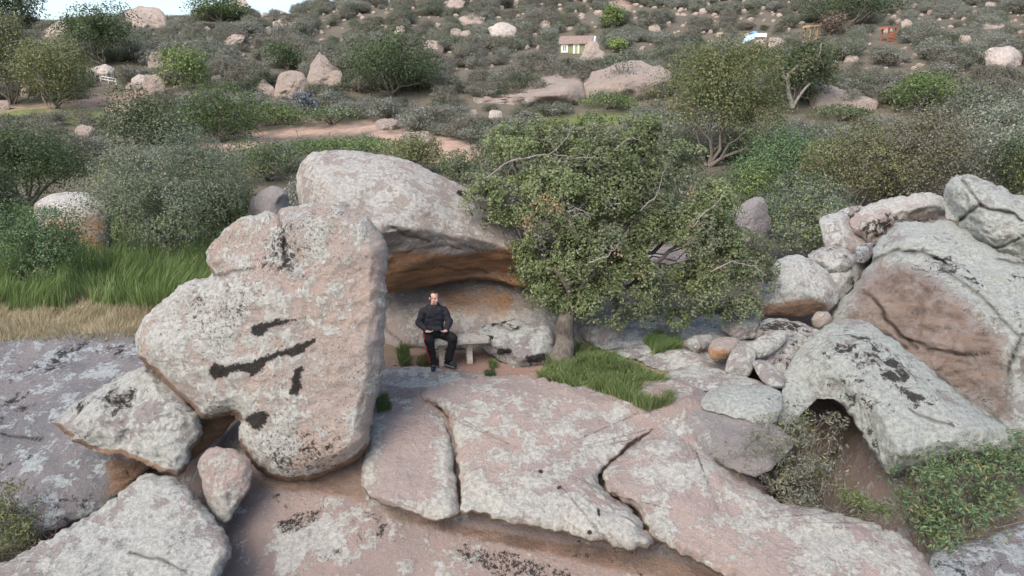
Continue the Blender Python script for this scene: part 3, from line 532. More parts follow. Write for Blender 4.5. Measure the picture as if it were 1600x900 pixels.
# ------------------------------------------------------------------ foliage, stems, grass
def unit(v): return v/(np.linalg.norm(v, axis=-1, keepdims=True)+1e-9)
def leaf_quads(rng, pts, nrm, size, col, aspect=1.9, spread=.65):
    n = len(pts); nn = unit(nrm+rng.normal(0, spread, (n, 3))); a = unit(np.cross(nn, rng.normal(0, 1, (n, 3)))); b = np.cross(nn, a)
    s = (size*rng.uniform(.6, 1.35, n))[:, None]; w_ = s/aspect
    v = np.stack([pts-a*s*.5, pts+b*w_*.5-nn*s*.06, pts+a*s*.5, pts-b*w_*.5-nn*s*.06], 1).reshape(-1, 3)
    q = np.arange(n*4).reshape(n, 4); return v, q, np.repeat(col, 4, 0)
def lobes_points(rng, lobes, n, gap=.0, gfreq=3.0, depth=.5):
    L = np.array(lobes, float); wgt = (L[:, 3]*L[:, 4]+L[:, 4]*L[:, 5]+L[:, 3]*L[:, 5]); k = rng.choice(len(L), n, p=wgt/wgt.sum())
    d = unit(rng.normal(0, 1, (n, 3))); d[:, 2] = np.where((d[:, 2] < -.35) & (rng.random(n) < .6), -d[:, 2], d[:, 2])
    r = 1-depth*rng.random(n)**1.6; r *= 1+.28*vnoise(d*2.3+k[:, None]*5.1)
    p = L[k, :3]+d*r[:, None]*L[k, 3:6]
    if gap > -1:
        keep = vnoise(p*gfreq)+.55*vnoise(p*gfreq*2.7+9) > gap; p, d, k = p[keep], d[keep], k[keep]
    return p, d, k
PAL = {'green': [(.060, .098, .028), (.085, .125, .038), (.045, .075, .022)], 'dark': [(.036, .056, .022), (.050, .070, .030), (.030, .046, .020)],
       'olive': [(.115, .120, .042), (.090, .100, .038), (.145, .135, .055)], 'sage': [(.170, .176, .145), (.135, .145, .112), (.215, .215, .185)],
       'brown': [(.120, .104, .080), (.095, .090, .066), (.150, .130, .104)], 'lime': [(.150, .205, .052), (.120, .175, .045), (.18, .22, .075)],
       'blue': [(.066, .118, .050), (.088, .145, .064), (.048, .088, .042)], 'grey': [(.108, .110, .088), (.088, .092, .072), (.140, .136, .114)],
       'lilac': [(.23, .23, .32), (.18, .19, .28), (.10, .12, .10)], 'oak': [(.092, .122, .040), (.120, .152, .056), (.140, .156, .078), (.068, .092, .032)],
       'greyoak': [(.098, .120, .082), (.125, .145, .105), (.078, .10, .064)], 'tan': [(.38, .26, .17), (.31, .20, .125)], 'rust': [(.12, .075, .055), (.10, .07, .05)],
       'straw': [(.36, .31, .20), (.29, .24, .15), (.44, .38, .27)], 'blade': [(.085, .150, .036), (.115, .180, .050), (.17, .215, .085), (.065, .12, .030)]}
for _k in PAL:
    if _k not in ('tan', 'straw', 'lilac'): PAL[_k] = [tuple(1.32*(.86*x+.14*(c[0]+c[1]+c[2])/3) for x in c) for c in PAL[_k]]
def palcol(rng, pal, n, k=None, var=.2):
    P_ = np.array(PAL[pal]); c = P_[rng.integers(0, len(P_), n)]
    if k is not None:
        kv = np.random.default_rng(7).uniform(.82, 1.2, (int(k.max())+1, 3 if False else 1)); c = c*kv[k]
    return c*rng.uniform(1-var, 1+var, (n, 1))
def tube(pts, radii, sides=5):
    pts = np.array(pts, float); m = len(pts); T = unit(np.gradient(pts, axis=0)); up = np.array([.31, .87, .38])
    a = unit(np.cross(T, up)); b = np.cross(T, a); th = np.linspace(0, 2*np.pi, sides, endpoint=False)
    v = (pts[:, None]+(np.cos(th)[None, :, None]*a[:, None]+np.sin(th)[None, :, None]*b[:, None])*np.array(radii)[:, None, None]).reshape(-1, 3)
    i = np.arange(m*sides).reshape(m, sides); j = np.roll(i, -1, 1)
    return v, np.stack([i[:-1], i[1:], j[1:], j[:-1]], -1).reshape(-1, 4)
class Acc:
    def __init__(s): s.v = []; s.q = []; s.c = []; s.n = 0
    def add(s, v, q, c=None):
        s.v.append(v); s.q.append(q+s.n); s.n += len(v)
        s.c.append(np.zeros((len(v), 3))+(np.array(c) if c is not None else .2))
    def mesh(s, name, smooth=True): return mesh_np(name, np.vstack(s.v), np.vstack(s.q), cols=np.vstack(s.c), smooth=smooth)
def limb(rng, p0, p1, n=6, wob=.12):
    p0, p1 = np.array(p0, float), np.array(p1, float); t = np.linspace(0, 1, n)[:, None]; L = np.linalg.norm(p1-p0)
    w_ = np.cumsum(rng.normal(0, 1, (n, 3)), 0); w_ -= t*w_[-1]; return p0+(p1-p0)*t+w_*wob*L/math.sqrt(n)*np.sin(np.pi*t)
def stems(rng, acc, base, targets, r0, c, sub=2, wob=.18, sides=4):
    for tg in targets:
        L = limb(rng, base+rng.normal(0, r0, 3)*[1, 1, 0], tg, 7, wob); acc.add(*tube(L, np.linspace(r0, r0*.25, 7), sides), c)
        for _ in range(sub):
            s = L[rng.integers(2, 6)]; e = s+unit(rng.normal(0, 1, 3)+[0, 0, .5])*np.linalg.norm(np.array(tg)-base)*rng.uniform(.2, .45)
            l2 = limb(rng, s, e, 5, wob); acc.add(*tube(l2, np.linspace(r0*.45, r0*.12, 5), 3), c)
def dome_lobes(rng, wd, ht, n, low=.12, dp=None):
    """lobes filling a dome of width wd, height ht, standing on z = 0"""
    dp = dp or wd; L = []
    for i in range(n):
        d = unit(rng.normal(0, 1, 3)); d[2] = abs(d[2]); r = rng.uniform(.35, .72)
        c = np.array([d[0]*r*wd*.5, d[1]*r*dp*.5, ht*(low+.18)+d[2]*r*ht*.72*(1-low)]); s = rng.uniform(.20, .34)
        L.append((*c, s*wd*.75, s*dp*.75, s*ht*.85))
    L.append((0, 0, ht*.42, wd*.36, dp*.36, ht*.40)); return L
def shrub_meshes(seed, wd, ht, pal, n, leaf, nl=11, gap=-.25, stem_c=(.2, .17, .14), nst=7, gfreq=None, low=.12, aspect=1.9, sec=None, secf=.15, depth=.55):
    rng = np.random.default_rng(seed); L = dome_lobes(rng, wd, ht, nl, low)
    p, d, k = lobes_points(rng, L, n, gap, gfreq or 3.2/wd*2.2, depth); p[:, 2] = np.abs(p[:, 2])+.01
    q_ = np.percentile(p[:, 2], 98.5); p[:, 2] *= ht/q_; ex = np.percentile(np.abs(p[:, 0]), 97.5); p[:, :2] *= wd*.5/ex
    for i_, l_ in enumerate(L): L[i_] = (l_[0]*wd*.5/ex, l_[1]*wd*.5/ex, l_[2]*ht/q_, l_[3], l_[4], l_[5])
    ok_ = (np.abs(p[:, 0]) < wd*.56) & (np.abs(p[:, 1]) < wd*.6); p, d, k = p[ok_], d[ok_], k[ok_]
    c = palcol(rng, pal, len(p), k)
    if sec: m = rng.random(len(p)) < secf*(1+vnoise(p*4/wd)); c[m] = palcol(rng, sec, m.sum())
    f = Acc(); f.add(*leaf_quads(rng, p, d+[0, 0, .5], leaf, c, aspect)[:2], None); f.c[0] = np.repeat(c, 4, 0)
    s = Acc(); tg = [np.array(l[:3])+unit(rng.normal(0, 1, 3)+[0, 0, .6])*np.array(l[3:6])*.75 for l in L]; rng.shuffle(tg)
    stems(rng, s, np.zeros(3), tg[:nst], max(.008, .016*wd), stem_c)
    return f, s
def plant(name, label, cat, base, wd, ht, pal, n, leaf, seed, group=None, parts=('foliage', 'stems'), rz=0, **kw):
    f, s = shrub_meshes(seed, wd, ht, pal, n, leaf, **kw)
    e = empty(name, base, label, cat, group); e.rotation_euler[2] = rz
    link(parts[0], f.mesh('foliage'), M['leaf'], e); link(parts[1], s.mesh('stems'), M['twig'], e); return e

# ------------------------------------------------------------------ the oak beside the shelter
rng = np.random.default_rng(11)
OL = [(775, 300, 13.0, 52), (800, 240, 13.3, 52), (862, 222, 13.5, 46), (930, 222, 13.7, 48), (1005, 222, 13.9, 50), (1045, 275, 13.7, 58), (960, 290, 13.0, 80), (872, 315, 12.7, 74),
      (856, 415, 12.6, 46), (925, 400, 12.4, 72), (985, 435, 12.4, 62), (1085, 360, 13.0, 66), (1140, 400, 13.1, 56), (1178, 432, 13.0, 40), (1090, 450, 12.7, 46), (1015, 478, 12.5, 34), (925, 470, 12.4, 40),
      (852, 458, 12.4, 30), (1160, 478, 12.8, 28), (1115, 318, 13.3, 42), (757, 330, 12.9, 22), (1010, 350, 12.9, 56), (830, 375, 12.6, 34), (900, 255, 12.9, 44), (822, 428, 12.6, 30), (835, 395, 12.6, 38), (880, 478, 12.5, 30), (965, 490, 12.5, 28), (1120, 490, 12.8, 24), (780, 345, 12.9, 30), (1060, 500, 12.6, 22), (1000, 250, 13.1, 45)]
lob = []
for x, y, d, r in OL:
    c = PT(x, y, d+.25); rr = r*np.linalg.norm(c-CAM)/FPX; lob.append((*c, rr, rr*1.05, rr*.9))
p, dd, k = lobes_points(rng, lob, 215000, -.16, 3.3, .7)
gx_, gy_, _ = project(p); keep = (np.hypot((gx_-1042)/30, (gy_-398)/17) > 1) & (p[:, 2] > .25); p, dd, k = p[keep], dd[keep], k[keep]
c = palcol(rng, 'oak', len(p), k); pale = vnoise(p*1.7+31) > .35; c[pale] = palcol(rng, 'greyoak', pale.sum())*[1.08, 1.05, .85]
fo = Acc(); v, q, cc = leaf_quads(rng, p, dd+[0, -.2, .6], .053, c, 1.6); fo.add(v, q); fo.c[0] = cc
trb = PT(876, 566, 12.4); trb[2] = ground_z(trb[0], trb[1])-.08
oak = empty('oak_tree', trb, 'spreading live oak growing beside the lichen boulder and bench', 'tree')
fo.v[0] = fo.v[0]-trb; link('crown', fo.mesh('oak_crown'), M['leaf'], oak)
tr = Acc(); t1 = PT(884, 500, 12.55)-trb; t2 = PT(905, 440, 12.9)-trb
tp = limb(rng, [0, 0, 0], t1, 7, .14); tp2 = np.vstack([tp, limb(rng, t1, t2, 4, .05)[1:]])
tr.add(*tube(tp2, [.40, .27, .215, .19, .175, .165, .16, .145, .12, .10], 14)); link('trunk', tr.mesh('oak_trunk'), M['bark'], oak)
br = Acc()
for i, l in enumerate(lob):
    if OL[i][1] > 425: continue
    s0 = (tp2[-1] if i % 3 else tp2[-3]); e_ = np.array(l[:3])-trb; L = limb(rng, s0, e_, 8, .22)
    br.add(*tube(L, np.linspace(.075, .018, 8), 6))
    for _ in range(5):
        s = L[rng.integers(3, 8)]; e2 = e_+unit(rng.normal(0, 1, 3))*l[3]*.9; br.add(*tube(limb(rng, s, e2, 6, .25), np.linspace(.02, .005, 6), 4))
link('limbs', br.mesh('oak_limbs'), M['bark'], oak)
for pl, d in (([(762, 276), (790, 254), (828, 246), (866, 241), (884, 215), (898, 196)], 12.25), ([(828, 246), (812, 250), (798, 247)], 12.2), ([(864, 241), (900, 248), (935, 245)], 12.2), ([(832, 362), (846, 372), (852, 388)], 11.85), ([(884, 330), (902, 326), (930, 336)], 11.8), ([(884, 330), (892, 345), (890, 356)], 11.8),
              ([(896, 338), (916, 332), (924, 344)], 11.8), ([(920, 410), (950, 400), (965, 385)], 11.6), ([(1110, 425), (1140, 408), (1175, 414), (1198, 430)], 12.4), ([(1085, 350), (1110, 325), (1130, 305)], 12.4), ([(1000, 330), (1030, 300), (1035, 270)], 12.4), ([(960, 235), (985, 215), (1012, 225)], 13.0)):
    db = Acc(); pts = np.array([PT(x, y, d+rng.normal(0, .06)) for x, y in pl])-trb
    tt = np.linspace(0, 1, 12); ti = np.linspace(0, 1, len(pts)); cv = np.stack([np.interp(tt, ti, pts[:, i]) for i in range(3)], -1)+rng.normal(0, .012, (12, 3))
    db.add(*tube(cv, np.linspace(.016, .005, 12), 5))
    for _ in range(7):
        s = cv[rng.integers(2, 12)]; db.add(*tube(limb(rng, s, s+rng.normal(0, .16, 3), 5, .25), np.linspace(.006, .002, 5), 3))
    link('dead_branch', db.mesh('dead_branch'), M['deadwood'], oak)
for x, y, d, n in ((823, 346, 11.8, 90), (848, 306, 12.1, 60), (868, 322, 11.9, 80), (838, 318, 12.1, 40), (1078, 300, 12.6, 30), (997, 424, 11.7, 30), (966, 394, 11.7, 20), (1112, 415, 12.3, 20), (1080, 352, 12.4, 20)):
    cl = Acc(); pp_ = rng.normal(0, [.085, .085, .07], (n, 3)); v, q, cc = leaf_quads(rng, pp_+PT(x, y, d)-trb, rng.normal(0, 1, (n, 3)), .05, palcol(rng, 'tan', n)); cl.add(v, q); cl.c[0] = cc
    tag(link('dry_leaf_cluster', cl.mesh('dry_leaves'), M['leaf'], oak), kind='stuff')

# ------------------------------------------------------------------ shrubs and trees one can tell apart
LANDP = []
AVOID = []        # (px, py0, py1, half width px, depth) of things that the scattered brush must not cover
def at_px(px, py): g = ground_hit(px, py); g[2] = ground_z(g[0], g[1]); return g
PL = [  # centre px, base py, width px, height px, palette, second colour, name, label
 (270, 398, 240, 192, 'greyoak', 'oak', 'round_bush', 'large round grey-green bush above the tall grass'),
 (368, 392, 100, 120, 'olive', 'oak', 'bush', 'loose olive bush touching the large round grey-green bush'),
 (62, 446, 168, 118, 'blue', 'green', 'bush', 'blue-green leafy bush at the edge of the tall grass'),
 (48, 322, 190, 116, 'dark', 'green', 'tree', 'dark green thicket tree behind the pale-topped tan boulder'),
 (-30, 372, 120, 120, 'dark', 'dark', 'bush', 'very dark bush beside the dark green thicket tree'),
 (345, 225, 118, 88, 'green', 'dark', 'bush', 'dense green bush above the reddish dirt path'),
 (228, 228, 120, 82, 'dark', 'olive', 'bush', 'dull dark bush left of the lilac flowering shrub'),
 (300, 212, 36, 56, 'lilac', 'green', 'flowering_shrub', 'tall lilac-blue flowering shrub between two dark bushes'),
 (477, 180, 40, 32, 'lilac', 'green', 'flowering_shrub', 'small lilac-blue flowering shrub below the pointed boulders'),
 (425, 198, 90, 34, 'green', 'lime', 'bush', 'low bright green bush beside the dirt path bend'),
 (520, 196, 90, 26, 'green', 'sage', 'bush', 'low green scrub just above the dirt path'),
 (292, 142, 72, 62, 'lime', 'green', 'bush', 'yellow-green bush between the blunt boulder and pale stones'),
 (88, 172, 122, 102, 'olive', 'oak', 'tree', 'olive-brown tree above the far green strip'),
 (20, 165, 110, 125, 'olive', 'greyoak', 'tree', 'grey-olive tree overlapping the olive-brown tree'),
 (165, 105, 112, 86, 'dark', 'green', 'tree', 'dark broad tree below the skyline boulder'),
 (20, 50, 92, 60, 'dark', 'dark', 'tree', 'dark skyline tree at the low end of the ridge'),
 (78, 36, 44, 26, 'dark', 'dark', 'tree', 'small round skyline tree in the bright gap'),
 (130, 30, 66, 36, 'dark', 'grey', 'tree', 'wispy skyline tree beside the big skyline boulder'),
 (345, 38, 90, 40, 'green', 'dark', 'tree', 'green tree cresting the ridge beside the big skyline boulder'),
 (278, 28, 60, 32, 'dark', 'grey', 'tree', 'dark ridge tree touching the big skyline boulder'),
 (450, 112, 54, 40, 'dark', 'green', 'bush', 'dark round bush behind the pointed boulders'),
 (612, 152, 142, 96, 'dark', 'green', 'tree', 'wide dark oak on the open brushy slope'),
 (420, 285, 110, 62, 'green', 'grey', 'bush', 'green bush left of the overhanging boulder\'s top'),
 (545, 252, 180, 34, 'green', 'lime', 'bush', 'long green bush between the path and the overhanging boulder'),
 (650, 275, 100, 60, 'olive', 'green', 'bush', 'olive bush above the overhanging boulder\'s back'),
 (720, 285, 70, 46, 'green', 'grey', 'bush', 'small green bush between the overhanging boulder and oak'),
 (956, 48, 36, 36, 'lime', 'green', 'bush', 'bright green bush uphill of the little shed'),
 (966, 84, 28, 20, 'lime', 'lime', 'bush', 'small lime-green bush right of the little shed'),
 (975, 156, 58, 70, 'grey', 'sage', 'sparse_shrub', 'see-through grey shrub in front of the wide pale outcrop'),
 (950, 172, 90, 24, 'green', 'lime', 'bush', 'low green bush at the foot of the wide pale outcrop'),
 (1112, 262, 200, 176, 'olive', 'green', 'tree', 'tall yellow-green tree behind the live oak'),
 (1232, 172, 120, 98, 'dark', 'olive', 'tree', 'dark tree with a bare pale trunk uphill'),
 (1330, 330, 150, 128, 'olive', 'brown', 'bush', 'tall olive-brown bush behind the flat pinkish boulder'),
 (1425, 322, 150, 140, 'brown', 'olive', 'bush', 'large dull brown bush behind the flat pinkish boulder'),
 (1225, 300, 170, 88, 'blue', 'green', 'bush', 'soft green bush between the yellow-green tree and brown bush'),
 (1175, 320, 90, 60, 'green', 'lime', 'bush', 'light green bush peeking over the oak\'s shoulder'),
 (1262, 418, 150, 134, 'greyoak', 'lime', 'bush', 'grey-green bush growing over the rounded lichen boulder'),
 (1438, 176, 128, 56, 'green', 'lime', 'bush', 'broad bright green bush beside the pale sloping rock'),
 (1310, 190, 100, 22, 'green', 'grey', 'bush', 'low green bush under the pale sloping rock'),
 (1545, 285, 170, 120, 'sage', 'blue', 'bush', 'silvery sage thicket above the cracked pale block'),
 (1600, 330, 120, 110, 'dark', 'olive', 'bush', 'dark bush behind the cracked pale block'),
 (1320, 42, 130, 50, 'dark', 'dark', 'tree', 'dark spreading tree uphill between the two wooden frames'),
 (1300, 58, 50, 34, 'rust', 'brown', 'bush', 'reddish-brown bush near the wooden frames'),
 (1520, 200, 120, 60, 'grey', 'green', 'bush', 'grey-green bush downhill of the far grey boulder'),
 (1190, 375, 70, 60, 'green', 'oak', 'bush', 'small green bush between the oak and grey-green bush')]
for i, (x, by_, wpx, hpx, pal, sec, nm, lb) in enumerate(PL):
    g = at_px(x, by_-2); ax = project(g)[2]; sc = ax/FPX; wd, ht = wpx*sc, hpx*sc*1.03
    n = int(np.clip(wpx*hpx*1.15, 1800, 50000)); leaf = max(.045, 3.1*sc)
    isT = nm == 'tree'; sparse = nm == 'sparse_shrub'
    if sparse: n = 700
    if isT:
        e = plant('tree', lb, 'tree', g, wd, ht, pal, n, leaf, 100+i, parts=('crown', 'trunk'), nl=16, gap=-.38, depth=.45, sec=sec, secf=.25, low=.12, aspect=1.5, nst=7, gfreq=6/wd, stem_c=(.12, .1, .08))
    else:
        e = plant(nm, lb, 'bush' if 'bush' in nm else 'shrub', g, wd, ht, pal, n, leaf, 100+i, nl=15, gap=-.42 if not sparse else -.2, depth=.42, sec=sec, secf=.25, low=.0, aspect=1.5, nst=8 if not sparse else 24, gfreq=7/wd)
    LANDP.append((g[0], g[1], lb)); AVOID.append((x, by_-hpx*.9, by_-4, wpx*.42, g[1]))
# bare limbs of the uphill tree
ub = at_px(1222, 168); ut = empty('dead_snag', ub, 'bare pale trunk and limb standing in the dark uphill tree', 'tree'); sn = Acc(); us = project(ub)[2]/FPX; rg2 = np.random.default_rng(5)
for a, b, r in (((0, 0), (-14, 40), .2), ((-14, 40), (-2, 58), .14), ((-2, 58), (26, 66), .11), ((26, 66), (34, 92), .08), ((0, 0), (20, 35), .13), ((-14, 40), (-22, 60), .1)):
    L = limb(rg2, (a[0]*us, -2.2, a[1]*us), (b[0]*us, -2.2+rg2.normal(0, .3), b[1]*us), 6, .1); sn.add(*tube(L, np.linspace(r, r*.7, 6), 6))
link('limbs', sn.mesh('snag'), M['deadwood'], ut)

# scrub on the rocks in the foreground
def scrub(name, label, pl, pal, sec, n, leaf, twn, seed, d_off=0.0, twc=(.30, .27, .24), aspect=3.4):
    """pl: lobes as (px, py, depth, radius px, base px, base py)"""
    rg = np.random.default_rng(seed); lb = []
    for x, y, d, r in pl: c_ = PT(x, y, d); rr = r*np.linalg.norm(c_-CAM)/FPX; lb.append((*c_, rr, rr, rr*.8))
    b = np.array([np.mean([l[0] for l in lb]), np.mean([l[1] for l in lb])+.35, 0]); b[2] = min(l[2]-l[5] for l in lb)-.1
    e = empty(name, b, label, 'shrub')
    p, d_, k = lobes_points(rg, lb, n, -.1, 4.5, .85); cA = palcol(rg, pal, len(p), k); m = rg.random(len(p)) < .3; cA[m] = palcol(rg, sec, m.sum())
    f = Acc(); v, q, cc = leaf_quads(rg, p-b, d_*.4+[0, -.2, .5], leaf, cA, aspect); f.add(v, q); f.c[0] = cc; link('foliage', f.mesh(name), M['leaf'], e)
    s = Acc(); tg = [np.array(lb[rg.integers(len(lb))][:3])-b for _ in range(twn)]
    for t_ in tg:
        l = lb[rg.integers(len(lb))]; t2_ = np.array(l[:3])-b+unit(rg.normal(0, 1, 3))*l[3]*rg.uniform(.3, 1.05)
        L = limb(rg, rg.normal(0, .12, 3)*[1.6, 1, .3], t2_, 8, .3); s.add(*tube(L, np.linspace(.011, .003, 8), 4))
    link('stems', s.mesh(name+'_stems'), M['twig'], e)
scrub('dry_scrub', 'dry grey scrub with tangled twigs in front of the cave', [(1250, 655, 10.0, 30), (1215, 690, 9.7, 45), (1270, 700, 9.6, 42), (1170, 715, 9.5, 42), (1230, 745, 9.2, 45), (1290, 735, 9.3, 40), (1140, 705, 9.7, 28), (1300, 660, 9.9, 20), (1255, 790, 8.9, 28), (1270, 825, 8.6, 16)], 'grey', 'olive', 9000, .062, 150, 301)
scrub('leafy_scrub', 'dark green leafy scrub below the cave mouth', [(1430, 745, 9.2, 38), (1480, 740, 9.2, 42), (1540, 735, 9.3, 45), (1585, 715, 9.5, 40), (1450, 800, 8.8, 42), (1510, 800, 8.8, 45), (1400, 770, 9.0, 28), (1570, 790, 9.0, 40), (1470, 840, 8.5, 28), (1630, 740, 9.3, 50)], 'blue', 'olive', 16000, .07, 90, 302)
scrub('small_scrub', 'small green scrub tuft between the dry and leafy scrubs', [(1350, 785, 8.9, 24), (1325, 775, 9.0, 18), (1375, 800, 8.8, 16)], 'green', 'olive', 1400, .06, 24, 303)
scrub('corner_shrub', 'yellow-green shrub on the dark blue-grey rock slope', [(10, 800, 8.7, 40), (-30, 820, 8.6, 40), (40, 830, 8.4, 24), (5, 845, 8.3, 35), (15, 770, 8.9, 22)], 'olive', 'dark', 5000, .055, 60, 304)

# ------------------------------------------------------------------ grass
def blades(name, label, pts, h, wd, pal, seed, lean=.35, wind=(.25, 0), kind='stuff', pal2=None):
    rg = np.random.default_rng(seed); n = len(pts); a = rg.uniform(0, 2*np.pi, n); hh = h*rg.uniform(.55, 1.15, n)
    ln = np.stack([np.cos(a), np.sin(a)], -1)*(lean*rg.random(n)*hh)[:, None]+np.array(wind)[None]*hh[:, None]
    wn = vnoise(np.c_[pts[:, :2]*1.6, np.zeros(n)+seed]); hh = hh*(1+.55*vnoise(np.c_[pts[:, :2]*3.1, np.zeros(n)+seed+5])); ln = ln+np.stack([wn*.45*hh, vnoise(np.c_[pts[:, :2]*1.6, np.zeros(n)+seed+9])*.3*hh], -1)
    a2 = rg.uniform(0, np.pi, n); w_ = np.stack([np.cos(a2), np.sin(a2), 0*a2], -1)*wd*.5
    up = np.stack([0*hh, 0*hh, hh], -1); l3 = np.concatenate([ln, np.zeros((n, 1))], 1)
    m1 = pts+up*.55+l3*.35; tip = pts+up*.95+l3
    v = np.stack([pts-w_, pts+w_, m1+w_*.8, m1-w_*.8, tip], 1).reshape(-1, 3); b = np.arange(n)*5
    c = palcol(rg, pal, n)
    if pal2: m = rg.random(n) < .25; c[m] = palcol(rg, pal2, m.sum())
    org = pts.mean(0)
    me = mesh_np(name, v-org, np.stack([b, b+1, b+2, b+3], -1), np.stack([b+3, b+2, b+4], -1), cols=np.repeat(c, 5, 0))
    return tag(link(name, me, M['grass'], loc=org), label, 'grass', kind=kind)
rg = np.random.default_rng(21)
def field(n, x0, x1, y0, y1, gap=-.6, fr=1.2):
    p = np.stack([rg.uniform(x0, x1, n), rg.uniform(y0, y1, n)], -1); p = p[vnoise(np.c_[p*fr, np.zeros(n)]) > gap]
    return np.c_[p, ground_z(p[:, 0], p[:, 1])-.02]
blades('tall_grass', 'tall green grass swaying below the round bush', field(30000, -15, -4.2, 14.1, 18.6), .56, .016, 'blade', 1, .4, (.22, -.05), pal2='lime')
blades('dry_grass', 'strip of dry straw grass along the dark rock slope', field(30000, -15, -4.2, 12.7, 15.0, -.9), .22, .010, 'straw', 2, .8, (.1, 0))
blades('meadow_grass', 'short green grass under the bushes of the field', field(16000, -22, -2, 18, 27), .32, .03, 'blade', 3, .6, (.1, 0), pal2='olive')
def px_patch(n, poly, y0, y1, lift=0.0):
    xs = [q[0] for q in poly]; x = rg.uniform(min(xs), max(xs), n); d = rg.uniform(y0, y1, n); ys = [q[1] for q in poly]
    y = rg.uniform(min(ys), max(ys), n); m = in_poly(x, y, poly); x, y = x[m], y[m]
    r = rays(x, y); z = 0.02+lift; tt = (z-CAM[2])/r[:, 2]; return CAM+r*tt[:, None]
blades('green_grass', 'lush green grass patch between the oak trunk and broad slab', px_patch(26000, [(838, 590), (865, 560), (905, 545), (950, 560), (1000, 580), (1035, 605), (1050, 635), (1010, 642), (940, 615), (880, 600)], 11, 13), .21, .016, 'blade', 4, .9, (.12, -.05), pal2='olive')
blades('grass_tuft', 'small grass tuft in the grey rock hollow under the oak', px_patch(5000, [(1000, 540), (1020, 530), (1062, 532), (1062, 552), (1020, 556)], 11, 13, .1), .24, .014, 'blade', 5, .9, pal2='lime')
blades('grass_tuft', 'grass tuft left of the seated man beside the tall boulder', px_patch(900, [(622, 562), (640, 558), (642, 570), (624, 572)], 11, 13), .30, .012, 'blade', 6, .5, pal2='olive')
blades('grass_tuft', 'faint grass growing under the bench by the man\'s leg', px_patch(900, [(650, 566), (676, 562), (676, 572), (652, 574)], 11, 13), .20, .012, 'olive', 7, .6)
blades('grass_tuft', 'mossy green tuft in the gap above the pink slab', px_patch(900, [(588, 628), (606, 622), (612, 640), (590, 646)], 11, 13), .12, .010, 'green', 8, .9)
blades('grass_tuft', 'tiny weed on bare soil in front of the lichen boulder', px_patch(260, [(764, 568), (774, 566), (776, 574), (764, 575)], 11, 13), .11, .014, 'blade', 9, .9)
blades('grass_tuft', 'tiny weed between the ledge rock and broad slab', px_patch(400, [(757, 582), (772, 580), (773, 587), (758, 588)], 11, 13), .07, .014, 'green', 10, .9)

# ------------------------------------------------------------------ far boulders
LAND = LANDP[:]
def near_label(kind, x, y):
    j = min(LAND, key=lambda q: (q[0]-x)**2+(q[1]-y)**2)[2]; w_ = (kind+' near the '+j).split()
    return ' '.join(w_) if len(w_) <= 16 else ' '.join((kind+' near a '+j.split(' beside ')[0].split(' below ')[0].split(' left ')[0]).split()[:16])
def far_rock(x0, x1, y0, y1, label, seed, shape=None, name='boulder', group=None, mat='far', flat=.5):
    rg = np.random.default_rng(seed); cx, cy, hw, hh = (x0+x1)/2, (y0+y1)/2, (x1-x0)/2, (y1-y0)/2
    if shape: out = [(x0+u*(x1-x0), y0+v_*(y1-y0)) for u, v_ in shape]
    else:
        out = []
        for k in range(14):
            a = 2*math.pi*k/14; ca, sa = math.cos(a), math.sin(a); e_ = .92
            r = 1+rg.uniform(-.18, .12); out.append((cx+hw*r*math.copysign(abs(ca)**e_, ca), cy+hh*r*math.copysign(abs(sa)**e_, sa)))
    out = [(x, min(y, y1+1)) for x, y in out]
    out = [(x, y+(hh*.35 if y > cy+hh*.3 else 0)) for x, y in out]      # the foot goes on into the soil
    g = ground_hit(cx, y1); sc = project(g)[2]/FPX; wd = (x1-x0)*sc
    o = rock(name, label, 'boulder' if name == 'boulder' else 'rock', out, [(cx, y0, g[1]+wd*.55), (cx, y1, g[1]+wd*.15)], wd*.34, wd*.5, max(3, min(hw, hh)*.9), mat, step=max(1.6, (x1-x0)/26), jit=max(.5, hw*.05), amp=wd*.075, freq=2.2/wd, seed=seed, dome=.35, group=group, facet=.9)
    LAND.append((g[0], g[1], label)); AVOID.append((cx, y0, y1-(y1-y0)*(.16 if hw > 25 else .33), hw*.9, g[1])); return o
PTD = [(0, .95), (.08, .7), (.2, .45), (.32, .2), (.42, 0), (.55, .12), (.75, .38), (.95, .6), (1, .85), (.8, 1), (.3, 1)]
